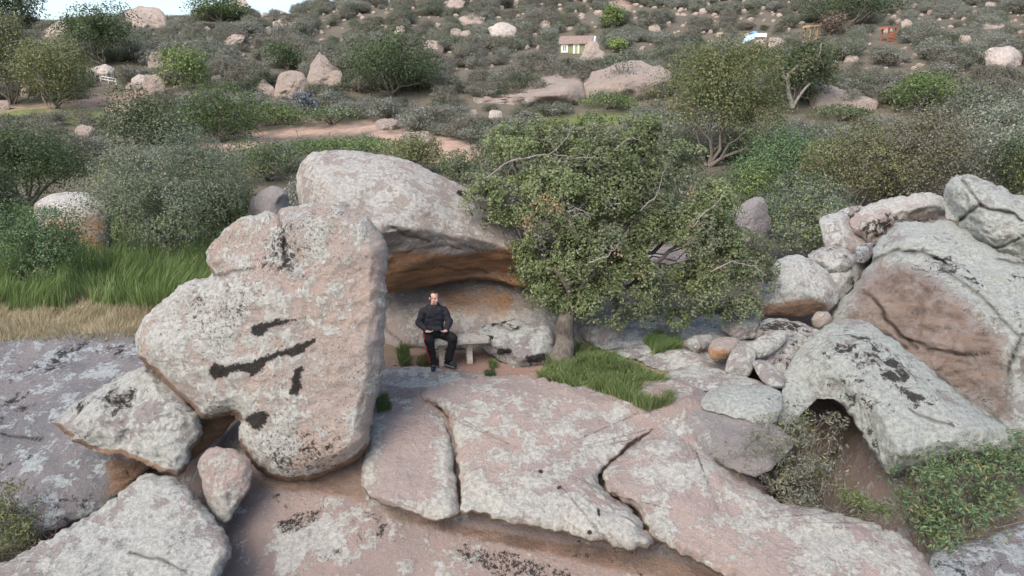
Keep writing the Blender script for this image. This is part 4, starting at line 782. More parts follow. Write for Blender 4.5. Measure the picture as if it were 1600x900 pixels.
FR = [
 (195, 266, 8, 50, 'big pale skyline boulder beside the bright gap', None), (57, 113, 33, 66, 'pale triangular boulder below the ridge trees', [(0, .9), (.25, .45), (.6, 0), (.85, .15), (1, .7), (.95, 1), (.1, 1)]),
 (231, 263, 81, 112, 'blunt upright boulder left of the yellow-green bush', [(0, .3), (.2, 0), (.55, .02), (.85, .35), (1, .75), (.95, 1), (.1, 1), (.05, .7)]),
 (472, 536, 80, 134, 'tall pointed boulder, sharpest of the pale cluster', PTD), (428, 481, 110, 154, 'blocky pale boulder at the foot of the pointed boulder', [(0, 1), (.05, .5), (.2, .12), (.55, 0), (.9, .1), (1, .5), (.9, .95), (.4, 1)]),
 (400, 429, 122, 150, 'small slanted boulder at the end of the pale cluster', [(0, .6), (.35, .05), (.7, .3), (1, .6), (.95, 1), (.1, 1)]), (514, 537, 109, 137, 'narrow boulder tucked behind the pointed boulder', None),
 (360, 397, -8, 24, 'pale boulder cut by the top of the slope', [(0, .3), (.3, 0), (.6, .1), (1, .8), (.9, 1), (.5, .9)]), (426, 460, 30, 45, 'flattish boulder on the dark upper brush', None), (344, 382, 54, 71, 'leaning pale boulder below the ridge trees', [(0, .9), (.3, .3), (.6, 0), (1, .1), (.95, .6), (.5, 1)]),
 (329, 350, 117, 134, 'small round boulder right of the yellow-green bush', None), (719, 760, 22, 43, 'smooth domed boulder high on the open slope', None), (761, 807, 36, 66, 'rough grey boulder right of the smooth domed one', None),
 (692, 728, -3, 17, 'split boulder touching the upper edge of the slope', None), (704, 721, 43, 58, 'rounded boulder in a close pair', None), (718, 738, 47, 59, 'smaller boulder in the close pair', None),
 (843, 862, 31, 46, 'small tilted boulder uphill of the shed', None), (617, 633, 40, 58, 'upright pale stone above the wide dark oak', None), (655, 668, 57, 72, 'pale stone in a tumble right of the wide dark oak', None), (660, 692, 62, 86, 'tumbled pinkish rocks beside the wide dark oak', None),
 (1013, 1032, 37, 53, 'pinkish boulder in brush right of the shed', None), (906, 944, 64, 94, 'pinkish boulder leaning on the little shed', [(0, 1), (.15, .5), (.35, .1), (.6, 0), (.78, .2), (.8, .45), (1, .6), (.95, 1)]),
 (903, 1054, 95, 158, 'wide pale outcrop with smooth domed top', [(0, 1), (.03, .55), (.15, .3), (.35, .12), (.52, 0), (.7, .05), (.85, .18), (.97, .3), (1, .5), (.9, .7), (.5, .95)]), (715, 912, 118, 166, 'broken pink ledges left of the wide pale outcrop', [(0, .85), (.2, .6), (.4, .4), (.6, .15), (.8, 0), (1, .1), (1, .8), (.7, .95), (.3, 1)]),
 (1262, 1372, 126, 172, 'long pale sloping rock beside the broad bright green bush', [(0, .1), (.1, 0), (.35, .15), (.6, .4), (.85, .55), (1, .62), (.95, .9), (.6, 1), (.1, 1)]),
 (1538, 1604, 70, 108, 'big grey boulder far above the sage thicket', None), (1530, 1570, 35, 49, 'pale low boulder on the far open slope', None), (1408, 1426, 30, 46, 'square pinkish boulder beside the taller wooden frame', None), (1200, 1226, 57, 76, 'brown boulder beside the white canopy', None),
 (1318, 1342, 86, 98, 'small round boulder on open brush below the frames', None), (1497, 1518, 55, 70, 'white boulder below the pale low boulder', None), (1538, 1562, 2, 12, 'pale boulder high on the far slope', None), (205, 236, 117, 138, 'grey ledge rock above the dirt track', None), (222, 258, 115, 148, 'tan ledge rocks above the dirt track', None),
 (140, 180, 101, 125, 'dark grey rock beside the white railing', None), (196, 224, 128, 142, 'pale flat rock on the dirt track edge', None), (30, 50, 134, 152, 'pale stone under the olive-brown tree', None), (-10, 16, 155, 172, 'pinkish stone at the dirt track', None),
 (586, 622, 184, 204, 'low rock at the end of the dirt path', None), (622, 676, 204, 232, 'fractured pale rock beside the dirt path', None), (733, 745, 170, 182, 'small pale stone in low sage scrub', None), (762, 786, 172, 186, 'small grey stone in low sage scrub', None),
 (165, 215, 158, 180, 'pale rock bank along the dirt track', None), (1180, 1200, 60, 72, 'pale stone under the white canopy', None), (115, 150, 196, 214, 'pale rock among dark thicket shrubs', None), (395, 425, 244, 262, 'small pale rock below the dirt path', None)]
for i, (x0, x1, y0, y1, lb, sh) in enumerate(FR): far_rock(x0, x1, y0, y1, lb, 400+i, sh, mat='far' if 'grey' not in lb else 'tan')

# scattered smaller boulders: one mesh per shape, copied
rg = np.random.default_rng(77); protos = []
for s in range(6):
    bm = bmesh.new(); bmesh.ops.create_icosphere(bm, subdivisions=3, radius=1); v = np.array([q.co[:] for q in bm.verts])
    v = v*(1+.26*fbm(v*1.1+s*9, 3)+.10*np.abs(vnoise(v*2.3+s))*2)[:, None]*np.array([1, .85, .72+.06*s]); 
    for q, c in zip(bm.verts, v): q.co = c
    me = bpy.data.meshes.new('scattered_boulder'); bm.to_mesh(me); bm.free(); me.polygons.foreach_set('use_smooth', [True]*len(me.polygons))
    for a in ('rust', 'lich', 'dark', 'crack'): me.attributes.new(a, 'FLOAT', 'POINT')
    at = me.attributes.new('stain', 'FLOAT', 'POINT'); at.data.foreach_set('value', np.full(len(v), -1.0, np.float32)); me.materials.append(M['far']); protos.append(me)
SB = []
for i in range(420):
    x = rg.uniform(-10, 1610); y = rg.choice([rg.uniform(0, 60), rg.uniform(20, 130)])
    if 180 < x < 700 and y > 60 and rg.random() < .5: continue
    if x < 330 and y < 45: continue
    if any(abs(x-a[0]) < a[3]+6 and a[1]-6 < y < a[2]+14 for a in AVOID): continue
    g = at_px(x, y); w_ = rg.uniform(3.5, 9)*(1.0+.5*(rg.random() < .15))*project(g)[2]/FPX*.5
    o = link('scattered_boulder', protos[i % 6], loc=(g[0], g[1], g[2]+w_*.25)); o.scale = (w_*rg.uniform(.9, 1.5), w_, w_*rg.uniform(.8, 1.2)); o.rotation_euler[2] = rg.uniform(0, 6.3)
    tag(o, near_label('small pale boulder', g[0], g[1]), 'boulder', 'small boulders scattered over the hillside')
    SB.append((x, y-6, y+2, 6, g[1]))
AVOID += SB

# ------------------------------------------------------------------ hillside brush
AV = np.array([(a[0], a[1], a[2], a[3], a[4]) for a in AVOID])
KEEPCLEAR = [(905, 56, 90, 34, 0), (1180, 48, 72, 26, 0), (1267, 38, 70, 16, 0), (1387, 40, 72, 16, 0), (170, 112, 132, 16, 0)]
def blocked(x, yb, hpx, wpx, d):
    if np.any((np.abs(x-AV[:, 0]) < AV[:, 3]+wpx*.3) & (yb-hpx < AV[:, 2]) & (yb > AV[:, 1]+2) & (d < AV[:, 4]+1.5)): return True
    for a in KEEPCLEAR:
        if abs(x-a[0]) < a[3]+wpx*.4 and yb-hpx < a[2] and yb > a[1]: return True
    return False
path_px = [q for q in PATHS]
green_px = [(815, 202), (860, 184), (990, 174), (990, 196), (900, 202)]
HS = {'sage': ('grey sage shrub in the hillside brush', ('sage', 'grey')), 'grey': ('grey-green chaparral shrub in the hillside brush', ('grey', 'green')), 'brown': ('dull brown shrub in the hillside brush', ('brown', 'grey')),
      'green': ('green leafy shrub in the hillside brush', ('green', 'grey')), 'dark': ('dark green shrub in the hillside brush', ('dark', 'grey'))}
proto_sh = {}
for kk, (lb, (pa, se)) in HS.items():
    for s in range(4):
        f, st_ = shrub_meshes(900+s*7+len(proto_sh), 1.0, .62, pa, 3000, .050, nl=12, gap=-.25, sec=se, secf=.3, nst=9, low=.0, gfreq=6, aspect=2.2, stem_c=(.22, .19, .16))
        for v_, q_, c_ in zip(st_.v, st_.q, st_.c): pass
        off = f.n; f.add(np.vstack(st_.v), np.vstack(st_.q), (.20, .17, .14)); me = f.mesh('hillside_shrub'); me.materials.append(M['leaf']); proto_sh[(kk, s)] = me
cand = []
rg = np.random.default_rng(5)
cd_ = np.sqrt(rg.uniform(24**2, 215**2, 64000)); cand = np.c_[rg.uniform(-1.02, 1.02, 64000)*cd_, cd_]; cz = ground_z(cand[:, 0], cand[:, 1]); cpx, cpy, cax = project(np.c_[cand, cz])
nz = fbm(np.c_[cand*.06, np.zeros(len(cand))], 3); nz2 = vnoise(np.c_[cand*.11, np.ones(len(cand))*4])
cs = rg.uniform(1.3, 3.2, len(cand))*(.95+.0024*cand[:, 1])*np.where(cand[:, 1] < 60, .78, 1); ch = cs*rg.uniform(.45, .72, len(cand)); chp = ch*FPX/cax
onpath = np.zeros(len(cand), bool)
for pp_ in PATHS+[green_px]:
    for k_ in (.03, .5, .95): onpath |= in_poly(cpx, cpy-chp*k_, pp_)
order = rg.permutation(len(cand)); cells = {}; chosen = []
for i in order:
    if onpath[i]: continue
    x, d = cand[i]; yb = cpy[i]; s = cs[i]; ht = ch[i]; wpx = s*FPX/cax[i]; hpx = chp[i]
    if yb < -12 and not (cpx[i] < 380): continue
    if yb > 345: continue
    if d < 34 and (cpx[i] < 430): continue
    q = (int(x//1.05), int(d//1.3)) if d > 60 else (int(x//.9), int(d//1.0))
    if q in cells: continue
    if blocked(cpx[i], yb, hpx, wpx, d): continue
    cells[q] = 1
    r_ = rg.random(); v_ = nz[i]
    kk = 'sage' if (v_ > .25 and r_ < .55) else 'brown' if (v_ < -.2 and r_ < .6) else 'dark' if (nz2[i] > .35 and r_ < .5) else 'green' if r_ < .13 else 'grey' if r_ < .6 else 'brown' if r_ < .82 else 'sage'
    chosen.append((wpx*hpx*(1 if -40 < cpx[i] < 1640 and yb > 0 else 1e-6), x, d, cz[i], s, ht, kk, int(rg.integers(4)), rg.uniform(0, 6.3)))
chosen.sort(reverse=True); 
KW = {'sage': 'grey sage shrub', 'grey': 'grey-green shrub', 'brown': 'dull brown shrub', 'green': 'green leafy shrub', 'dark': 'dark green shrub'}
keys = sorted(proto_sh); hid = bpy.data.collections.new('brush_shapes')
for j, k in enumerate(keys): hid.objects.link(bpy.data.objects.new('brush_%03d' % j, proto_sh[k]))
for j, (a, x, d, z, s, ht, kk, v_, rz) in enumerate(chosen[:300]):
    o = link(kk+'_shrub' if kk != 'dark' else 'dark_shrub', proto_sh[(kk, v_)], loc=(x, d, z-.06)); o.scale = (s, s, ht/.62); o.rotation_euler[2] = rz
    tag(o, near_label(KW[kk], x, d), 'shrub', kk+' shrubs of the hillside brush')
rest = chosen[300:]; pm = bpy.data.meshes.new('chaparral'); pm.vertices.add(len(rest)); pm.vertices.foreach_set('co', np.array([(c[1], c[2], c[3]-.06) for c in rest], np.float32).ravel())
for nm, ty, vals in (('scl', 'FLOAT_VECTOR', np.array([(c[4], c[4], c[5]/.62) for c in rest], np.float32)), ('rot', 'FLOAT_VECTOR', np.array([(0, 0, c[8]) for c in rest], np.float32)), ('idx', 'INT', np.array([keys.index((c[6], c[7])) for c in rest], np.int32))):
    at = pm.attributes.new(nm, ty, 'POINT'); at.data.foreach_set('vector' if ty == 'FLOAT_VECTOR' else 'value', vals.ravel())
co_ = tag(link('chaparral', pm), 'grey-brown chaparral covering the far hillside', 'brush', kind='stuff')
ng = bpy.data.node_groups.new('scatter_brush', 'GeometryNodeTree'); ng.interface.new_socket('Geometry', in_out='INPUT', socket_type='NodeSocketGeometry'); ng.interface.new_socket('Geometry', in_out='OUTPUT', socket_type='NodeSocketGeometry')
N_ = ng.nodes.new; gi, go, ip, ci = N_('NodeGroupInput'), N_('NodeGroupOutput'), N_('GeometryNodeInstanceOnPoints'), N_('GeometryNodeCollectionInfo')
ci.inputs['Collection'].default_value = hid; ci.inputs['Separate Children'].default_value = True; ci.inputs['Reset Children'].default_value = True; ip.inputs['Pick Instance'].default_value = True
def na(nm, ty): q = N_('GeometryNodeInputNamedAttribute'); q.data_type = ty; q.inputs['Name'].default_value = nm; return q.outputs[0]
ng.links.new(gi.outputs[0], ip.inputs['Points']); ng.links.new(ci.outputs[0], ip.inputs['Instance']); ng.links.new(na('idx', 'INT'), ip.inputs['Instance Index']); ng.links.new(na('rot', 'FLOAT_VECTOR'), ip.inputs['Rotation']); ng.links.new(na('scl', 'FLOAT_VECTOR'), ip.inputs['Scale']); ng.links.new(ip.outputs[0], go.inputs[0])
co_.modifiers.new('scatter', 'NODES').node_group = ng

# ------------------------------------------------------------------ built things
def box(acc, c, s, rz=0, col=None):
    c = np.array(c, float); s = np.array(s, float)/2; v = np.array([[sx*s[0], sy*s[1], sz*s[2]] for sx in (-1, 1) for sy in (-1, 1) for sz in (-1, 1)])
    acc.add(v+c, np.array([[0, 1, 3, 2], [4, 6, 7, 5], [0, 4, 5, 1], [2, 3, 7, 6], [0, 2, 6, 4], [1, 5, 7, 3]]))
def boxes(name, items, mat, parent, loc=None):
    a = Acc()
    for c, s in items: box(a, c, s)
    return link(name, a.mesh(name, False), mat, parent, loc)
def prism(name, poly, y0, y1, mat, parent, axis='y', bev=0):
    bm = bmesh.new(); 
    fn = (lambda a, b, t_: (a, t_, b)) if axis == 'y' else (lambda a, b, t_: (t_, a, b))
    v0 = [bm.verts.new(fn(a, b, y0)) for a, b in poly]; v1 = [bm.verts.new(fn(a, b, y1)) for a, b in poly]; n = len(poly)
    bm.faces.new(v0); bm.faces.new(v1[::-1])
    for i in range(n): bm.faces.new((v0[i], v1[i], v1[(i+1) % n], v0[(i+1) % n]))
    bmesh.ops.recalc_face_normals(bm, faces=bm.faces)
    if bev: bmesh.ops.bevel(bm, geom=bm.edges[:], offset=bev, segments=2, affect='EDGES', clamp_overlap=True)
    me = bpy.data.meshes.new(name); bm.to_mesh(me); bm.free(); return link(name, me, mat, parent)
M['concrete'] = plain_mat('cast_concrete', (.31, .29, .26), .9, .3, 25, .5); M['concrete_tan'] = plain_mat('cast_concrete_tan', (.38, .325, .265), .9, .25, 25, .5)
# bench
mid = PT(711, 566, 12.45); mid[2] = .03; ang = .16
bench = empty('stone_bench', mid, 'weathered concrete bench with curved legs carrying the seated man', 'bench'); bench.rotation_euler[2] = ang
prism('seat', [(-.64, -.22), (.62, -.23), (.67, .0), (.63, .21), (-.63, .22), (-.67, .0)], 0, 1, M['concrete'], bench)
so_ = bench.children[0]; me = so_.data
for v_ in me.vertices: a, t_, b = v_.co; v_.co = (a, b, .405+t_*.075)
bm = bmesh.new(); bm.from_mesh(me); bmesh.ops.recalc_face_normals(bm, faces=bm.faces); bmesh.ops.bevel(bm, geom=bm.edges[:], offset=.014, segments=2, affect='EDGES'); bm.to_mesh(me); bm.free()
LEG = [(-.15, -.02), (.15, -.02), (.14, .06), (.085, .15), (.075, .22), (.11, .31), (.17, .404), (-.17, .404), (-.11, .31), (-.075, .22), (-.085, .15), (-.14, .06)]
for cx in (-.25, .27): prism('leg', LEG, cx-.055, cx+.055, M['concrete_tan'], bench, axis='x', bev=.008)

# shed
M['shed_green'] = plain_mat('olive_paint', (.19, .20, .11), .7, .08, 3, .1); M['white'] = plain_mat('white_paint', (.62, .62, .60), .6, .05, 3, .1); M['shingle'] = plain_mat('brown_shingles', (.20, .15, .13), .9, .3, 6, .5); M['pane'] = plain_mat('window_glass', (.16, .19, .22), .15, .1, 2, .05, .5)
M['redwood'] = plain_mat('redwood_stain', (.27, .10, .06), .8, .25, 8, .3); M['ply'] = plain_mat('raw_timber', (.30, .20, .12), .8, .2, 8, .3); M['bluetarp'] = plain_mat('blue_tarp', (.16, .32, .60), .5, .15, 2, .2); M['paleblue'] = plain_mat('pale_blue_tarp', (.45, .62, .72), .5, .1, 2, .2)
g = at_px(905, 84); sc = project(g)[2]/FPX
W = 54*sc; H = 19*sc; Rf = 11*sc; Dp = W*.55
shed = empty('shed', g+np.array([0, Dp*.5, -.25]), 'small olive-green shed with white trim and brown barn roof', 'shed'); shed.rotation_euler[2] = R_(-14)
boxes('wall', [((0, 0, H/2), (W, Dp, H))], M['shed_green'], shed)
prism('gable', [(-Dp/2-.02, H*.98), (Dp/2+.02, H*.98), (Dp*.38, H+Rf*.62), (Dp*.15, H+Rf*.97), (-Dp*.15, H+Rf*.97), (-Dp*.38, H+Rf*.62)], W/2-.1, W/2+.06, M['white'], shed, axis='x')
prism('roof', [(-Dp/2-.25, H-.1), (-Dp*.42, H+Rf*.62), (-Dp*.16, H+Rf*1.03), (0, H+Rf*1.1), (Dp*.16, H+Rf*1.03), (Dp*.42, H+Rf*.62), (Dp/2+.25, H-.1)], -W/2-.12, W/2-.12, M['shingle'], shed, axis='x')
def opening(nm, cx, cz, w_, h_, fill):
    f = boxes(nm, [((cx, -Dp/2-.03, cz+h_/2+.09), (w_+.4, .1, .2)), ((cx, -Dp/2-.03, cz-h_/2-.09), (w_+.4, .1, .2)), ((cx-w_/2-.1, -Dp/2-.03, cz), (.2, .1, h_)), ((cx+w_/2+.1, -Dp/2-.03, cz), (.2, .1, h_))], M['white'], shed)
    boxes('pane' if nm == 'window' else 'door_panel', [((cx, -Dp/2-.01, cz), (w_, .05, h_))], fill, f)
    if nm == 'window': boxes('glazing_bar', [((cx, -Dp/2-.045, cz), (.06, .04, h_))], M['white'], f)
opening('window', -W*.36, H*.62, W*.10, H*.42, M['pane']); opening('door', -W*.02, H*.45, W*.085, H*.80, plain_mat('door_paint', (.27, .28, .15), .7, .08, 3, .1)); opening('window', W*.33, H*.66, W*.10, H*.42, M['pane'])
# canopy with tarp
g = at_px(1180, 67); sc = project(g)[2]/FPX
can = empty('canopy', g-np.array([0, 0, .2]), 'white canopy roof with pale blue tarp side uphill', 'canopy')
boxes('roof', [((5*sc, 0, 13*sc), (19*sc, 16*sc, 6*sc))], M['white'], can)
prism('tarp', [(-19*sc, 1*sc), (-14*sc, 13*sc), (-4.3*sc, 15*sc), (-4.3*sc, 8*sc), (-12*sc, 5*sc)], -8*sc, 6*sc, M['paleblue'], can); prism('blue_tarp', [(-9*sc, 17*sc), (-3*sc, 20*sc), (2*sc, 18*sc), (0, 16.3*sc)], -2*sc, 5*sc, M['bluetarp'], can)
for sx in (-4, 13):
    for sy in (-7, 7): boxes('post', [((sx*sc, sy*sc, 5*sc), (.12, .12, 10*sc))], M['ply'], can)
# wooden frames
def frame(px, py, wp, hp, label, mat, slats):
    g = at_px(px, py); sc = project(g)[2]/FPX; W, H = wp*sc, hp*sc
    e = empty('wooden_frame', g-np.array([0, 0, .15]), label, 'wooden frame'); e.rotation_euler[2] = R_(18); th = W*.13
    for sx in (-1, 1):
        for sy in (-1, 1): boxes('post', [((sx*(W-th)/2, sy*(W-th)/2, H*.47), (th, th, H*.94))], mat, e)
    prism('roof', [(-W*.75, H*.84), (-W*.7, H*.98), (W*.66, H*1.02), (W*.66, H*.95)], -W*.6, W*.6, mat, e)
    for z in slats: boxes('rail', [((0, -W/2+th*.3, H*z), (W, th*.5, H*.12))], mat, e)
    return e
frame(1387, 64, 15, 22, 'red-stained wooden tower frame with slatted side', M['redwood'], (.1, .28, .46, .62)); frame(1266, 62, 14, 22, 'open timber frame with flat roof beside bare brush', M['ply'], (.1,))
# railing
g0, g1 = at_px(158, 128), at_px(182, 133); rl = empty('railing', (g0+g1)/2, 'short white railing beside the dark grey rock', 'railing'); hh = 9*project(g0)[2]/FPX
for k in (0, .5, 1):
    q = g0+(g1-g0)*k-(g0+g1)/2; a = Acc(); a.add(*tube([q-[0, 0, .1], q+[0, 0, hh]], [.04, .04], 6)); link('post', a.mesh('post'), M['white'], rl)
for hz in (.5, .95):
    a = Acc(); q0, q1 = g0-(g0+g1)/2+[0, 0, hh*hz], g1-(g0+g1)/2+[0, 0, hh*hz]; a.add(*tube([q0, q1], [.035, .035], 6)); link('rail', a.mesh('rail'), M['white'], rl)

# ------------------------------------------------------------------ the seated man
def capsule_bm(bm, p0, p1, r0, r1, seg=14, sq=(1, 1, 1)):
    p0, p1 = Vector(p0), Vector(p1); d = p1-p0; L = d.length
    q = d.to_track_quat('Z', 'Y') if L > 1e-6 else Matrix.Identity(3).to_quaternion()
    prof = [(-r0*math.cos(a), r0*math.sin(a)) for a in (0.0, .4, .8, 1.2)]+[(0, r0), (L*.33, r0+(r1-r0)*.33), (L*.66, r0+(r1-r0)*.66), (L, r1)]+[(L+r1*math.sin(a), r1*math.cos(a)) for a in (.4, .8, 1.2, 1.5707)]
    rings = []
    for z, r in prof: rings.append([bm.verts.new(p0+q @ Vector((max(r, .0005)*math.cos(2*math.pi*i/seg)*sq[0], max(r, .0005)*math.sin(2*math.pi*i/seg)*sq[1], z))) for i in range(seg)])
    for a, b in zip(rings[:-1], rings[1:]):
        for i in range(seg): bm.faces.new((a[i], a[(i+1) % seg], b[(i+1) % seg], b[i]))
    bm.faces.new(rings[0][::-1]); bm.faces.new(rings[-1])
def ell_bm(bm, c, r, rot=None):
    res = bmesh.ops.create_icosphere(bm, subdivisions=3, radius=1); mt = Matrix.Translation(c) @ (rot.to_4x4() if rot else Matrix.Identity(4)) @ Matrix.Diagonal((*r, 1)); bmesh.ops.transform(bm, matrix=mt, verts=res['verts'])
def blend_mesh(name, bm, voxel, smooth=6):
    me = bpy.data.meshes.new(name); bm.to_mesh(me); bm.free(); o = bpy.data.objects.new(name, me); COL.objects.link(o)
    r = o.modifiers.new('r', 'REMESH'); r.mode = 'VOXEL'; r.voxel_size = voxel; s = o.modifiers.new('s', 'SMOOTH'); s.iterations = smooth; s.factor = .5
    dg = bpy.context.evaluated_depsgraph_get(); m2 = bpy.data.meshes.new_from_object(o.evaluated_get(dg)); bpy.data.objects.remove(o); m2.name = name
    m2.polygons.foreach_set('use_smooth', [True]*len(m2.polygons)); return m2
M['skin'] = plain_mat('skin', (.56, .33, .26), .55, .06, 20, .05, .35); M['hoodie'] = plain_mat('charcoal_hoodie', (.030, .031, .036), .95, .25, 14, .35, .1); M['trouser'] = plain_mat('black_track_trousers', (.012, .012, .013), .8, .2, 10, .2, .2); M['redstripe'] = plain_mat('red_stripe', (.34, .022, .03), .8, .1, 10, .1); M['hair'] = plain_mat('dark_hair', (.022, .016, .013), .6, .3, 60, .4); M['shoe'] = plain_mat('black_shoes', (.016, .016, .017), .55, .2, 15, .2, .3); M['sole'] = plain_mat('grey_shoe_trim', (.20, .20, .20), .6, .1, 15, .1); M['lip'] = plain_mat('lips', (.42, .20, .17), .5, .05, 20, .05)
pb = PT(680, 567, 12.46); pb[2] = 0.05
man = empty('person', pb, 'seated man in charcoal hoodie and black trousers with red side stripe, hands open on thighs', 'person')
yaw = R_(36); HD = Vector((.015, -.035, 1.238)); HR = Matrix.Rotation(yaw, 3, 'Z') @ Matrix.Rotation(R_(6), 3, 'X')
def hp(x, y, z): return HD + HR @ Vector((x, y, z))      # head space: face towards -y
Jt = dict(hipR=(-.10, .0, .555), hipL=(.10, .02, .555), kneeR=(-.045, -.44, .535), kneeL=(.375, -.30, .545), ankR=(.015, -.40, .10), ankL=(.275, -.27, .10), shR=(-.180, -.042, .985), shL=(.185, .042, .985), elR=(-.27, -.06, .755), elL=(.285, -.02, .775), wrR=(-.115, -.27, .672), wrL=(.245, -.23, .672))
def hand(bm, wr, fdir, up, side):
    f = Vector(fdir).normalized(); u = Vector(up).normalized(); s = f.cross(u).normalized()*side; w0 = Vector(wr)
    capsule_bm(bm, w0-f*.03, w0+f*.02, .026, .028, 10, (1.1, .75, 1))
    for k, off in enumerate((-.027, -.009, .009, .026)): capsule_bm(bm, w0+f*.015+s*off*.7, w0+f*.085+s*off, .014, .0125, 8)
    for k, (off, ln) in enumerate(((-.030, .062), (-.010, .074), (.010, .070), (.029, .054))):
        a = w0+f*.085+s*off; b = a+f*ln*.5+u*.010; c = b+f*ln*.42+u*.020; capsule_bm(bm, a, b, .0095, .009, 8); capsule_bm(bm, b, c, .009, .0075, 8)
    a = w0+f*.02-s*.028; b = a+f*.038-s*.026+u*.006; c = b+f*.034+u*.014+s*.006; capsule_bm(bm, a, b, .013, .011, 8); capsule_bm(bm, b, c, .011, .0085, 8)
bm = bmesh.new()
capsule_bm(bm, (0, .01, .60), (0, .0, .78), .125, .13, 16); capsule_bm(bm, (0, 0, .78), (0, .0, .98), .13, .145, 16, (1.15, .9, 1)); capsule_bm(bm, (-.13, -.03, .975), (.13, .03, .975), .055, .055)
capsule_bm(bm, (0, .005, 1.02), HD+Vector((0, .02, -.06)), .064, .058)
for s in 'RL':
    capsule_bm(bm, Jt['hip'+s], Jt['knee'+s], .085, .058); capsule_bm(bm, Jt['knee'+s], Jt['ank'+s], .055, .038); capsule_bm(bm, Jt['sh'+s], Jt['el'+s], .052, .042); capsule_bm(bm, Jt['el'+s], Jt['wr'+s], .042, .028)
    a = Vector(Jt['ank'+s]); tdir = Vector((.0, -1, 0)) if s == 'R' else Vector((.78, -.62, 0)); capsule_bm(bm, a+Vector((0, 0, -.045)), a+tdir*.12+Vector((0, 0, -.06)), .036, .03)
hand(bm, Jt['wrR'], (.80, -.55, -.02), (.05, -.1, 1), -1); hand(bm, Jt['wrL'], (-.45, -.85, -.02), (.05, -.1, 1), 1)
ell_bm(bm, hp(0, .012, .035), (.076, .095, .088), HR); ell_bm(bm, hp(0, -.02, -.04), (.060, .072, .075), HR); capsule_bm(bm, hp(-.028, -.03, -.085), hp(.028, -.03, -.085), .030, .030)
ell_bm(bm, hp(0, -.076, -.098), (.020, .018, .016), HR); capsule_bm(bm, hp(0, -.090, .012), hp(0, -.112, -.028), .009, .0135, 8); ell_bm(bm, hp(-.010, -.098, -.032), (.009, .009, .007), HR); ell_bm(bm, hp(.010, -.098, -.032), (.009, .009, .007), HR)
capsule_bm(bm, hp(-.036, -.073, .024), hp(.036, -.073, .024), .013, .013, 8); capsule_bm(bm, hp(-.018, -.086, -.060), hp(.018, -.086, -.060), .008, .008, 8)
for s in (-1, 1): ell_bm(bm, hp(s*.079, .016, -.008), (.010, .020, .031), HR); ell_bm(bm, hp(s*.034, -.070, -.022), (.020, .02, .02), HR)
link('body', blend_mesh('body', bm, .0058, 3), M['skin'], man)
bm = bmesh.new()      # hair: receding, short at the sides
for s in (-1, 1): ell_bm(bm, hp(s*.060, .035, .030), (.024, .062, .060), HR)
ell_bm(bm, hp(0, .062, .025), (.066, .055, .085), HR); ell_bm(bm, hp(0, .022, .078), (.066, .075, .052), HR); ell_bm(bm, hp(0, -.03, .103), (.026, .036, .026), HR)
link('hair', blend_mesh('hair', bm, .006, 3), M['hair'], man)
for s in (-1, 1):
    bm = bmesh.new(); capsule_bm(bm, hp(s*.016, -.087, .026), hp(s*.046, -.076, .027), .0050, .0035, 8); me = bpy.data.meshes.new('eyebrow'); bm.to_mesh(me); bm.free(); link('eyebrow', me, M['hair'], man)
    bm = bmesh.new(); ell_bm(bm, hp(s*.031, -.079, .004), (.0145, .008, .0060), HR); me = bpy.data.meshes.new('eyelid'); bm.to_mesh(me); bm.free(); link('eyelid', me, M['lip'], man)
bm = bmesh.new(); capsule_bm(bm, hp(-.020, -.0905, -.060), hp(.020, -.0905, -.060), .0045, .0045, 8); me = bpy.data.meshes.new('mouth'); bm.to_mesh(me); bm.free(); link('mouth', me, M['lip'], man)
bm = bmesh.new()      # hoodie
capsule_bm(bm, (0, .01, .585), (0, -.005, .74), .168, .172, 20, (1.08, .95, 1)); capsule_bm(bm, (0, -.005, .74), (0, .005, .96), .170, .172, 20, (1.12, .88, 1)); capsule_bm(bm, (-.155, -.036, .985), (.155, .036, .985), .082, .082, 16)
capsule_bm(bm, (-.10, -.015, 1.03), (.10, .025, 1.03), .058, .058); 
for s in 'RL':
    wv = Vector(Jt['wr'+s]); ev = Vector(Jt['el'+s]); capsule_bm(bm, Jt['sh'+s], ev, .076, .068); capsule_bm(bm, ev, ev.lerp(wv, .84), .072, .050); capsule_bm(bm, ev.lerp(wv, .86), ev.lerp(wv, .93), .040, .038)
for i in range(12):   # hood lying round the neck
    a0, a1 = [math.pi*(-.32+1.64*k/12) for k in (i, i+1)]; f = lambda a: (.098*math.cos(a), .01+.10*math.sin(a), 1.062+.034*math.sin(a)); rr = .024+.022*max(0, math.sin((a0+a1)/2)); capsule_bm(bm, f(a0), f(a1), rr, rr, 10)
capsule_bm(bm, (-.13, -.155, .665), (.13, -.150, .665), .045, .045, 12)
me = blend_mesh('hoodie', bm, .0085, 4); nv = len(me.vertices); co = np.empty(nv*3); me.vertices.foreach_get('co', co); co = co.reshape(-1, 3); no = np.empty(nv*3); me.vertices.foreach_get('normal', no); no = no.reshape(-1, 3)
co += no*((.010*fbm(co*[9, 9, 15]+4, 3)))[:, None]; me.vertices.foreach_set('co', co.ravel()); me.update(); link('hoodie', me, M['hoodie'], man)
bm = bmesh.new()      # trousers
capsule_bm(bm, (-.09, .02, .555), (.09, .03, .555), .118, .118, 18)
for s in 'RL':
    capsule_bm(bm, Jt['hip'+s], Jt['knee'+s], .112, .086, 16); capsule_bm(bm, Jt['knee'+s], Vector(Jt['ank'+s])+Vector((0, 0, .01)), .084, .070, 16)
me = blend_mesh('trousers', bm, .0085, 4); nv = len(me.vertices); co = np.empty(nv*3); me.vertices.foreach_get('co', co); co = co.reshape(-1, 3); no = np.empty(nv*3); me.vertices.foreach_get('normal', no); no = no.reshape(-1, 3)
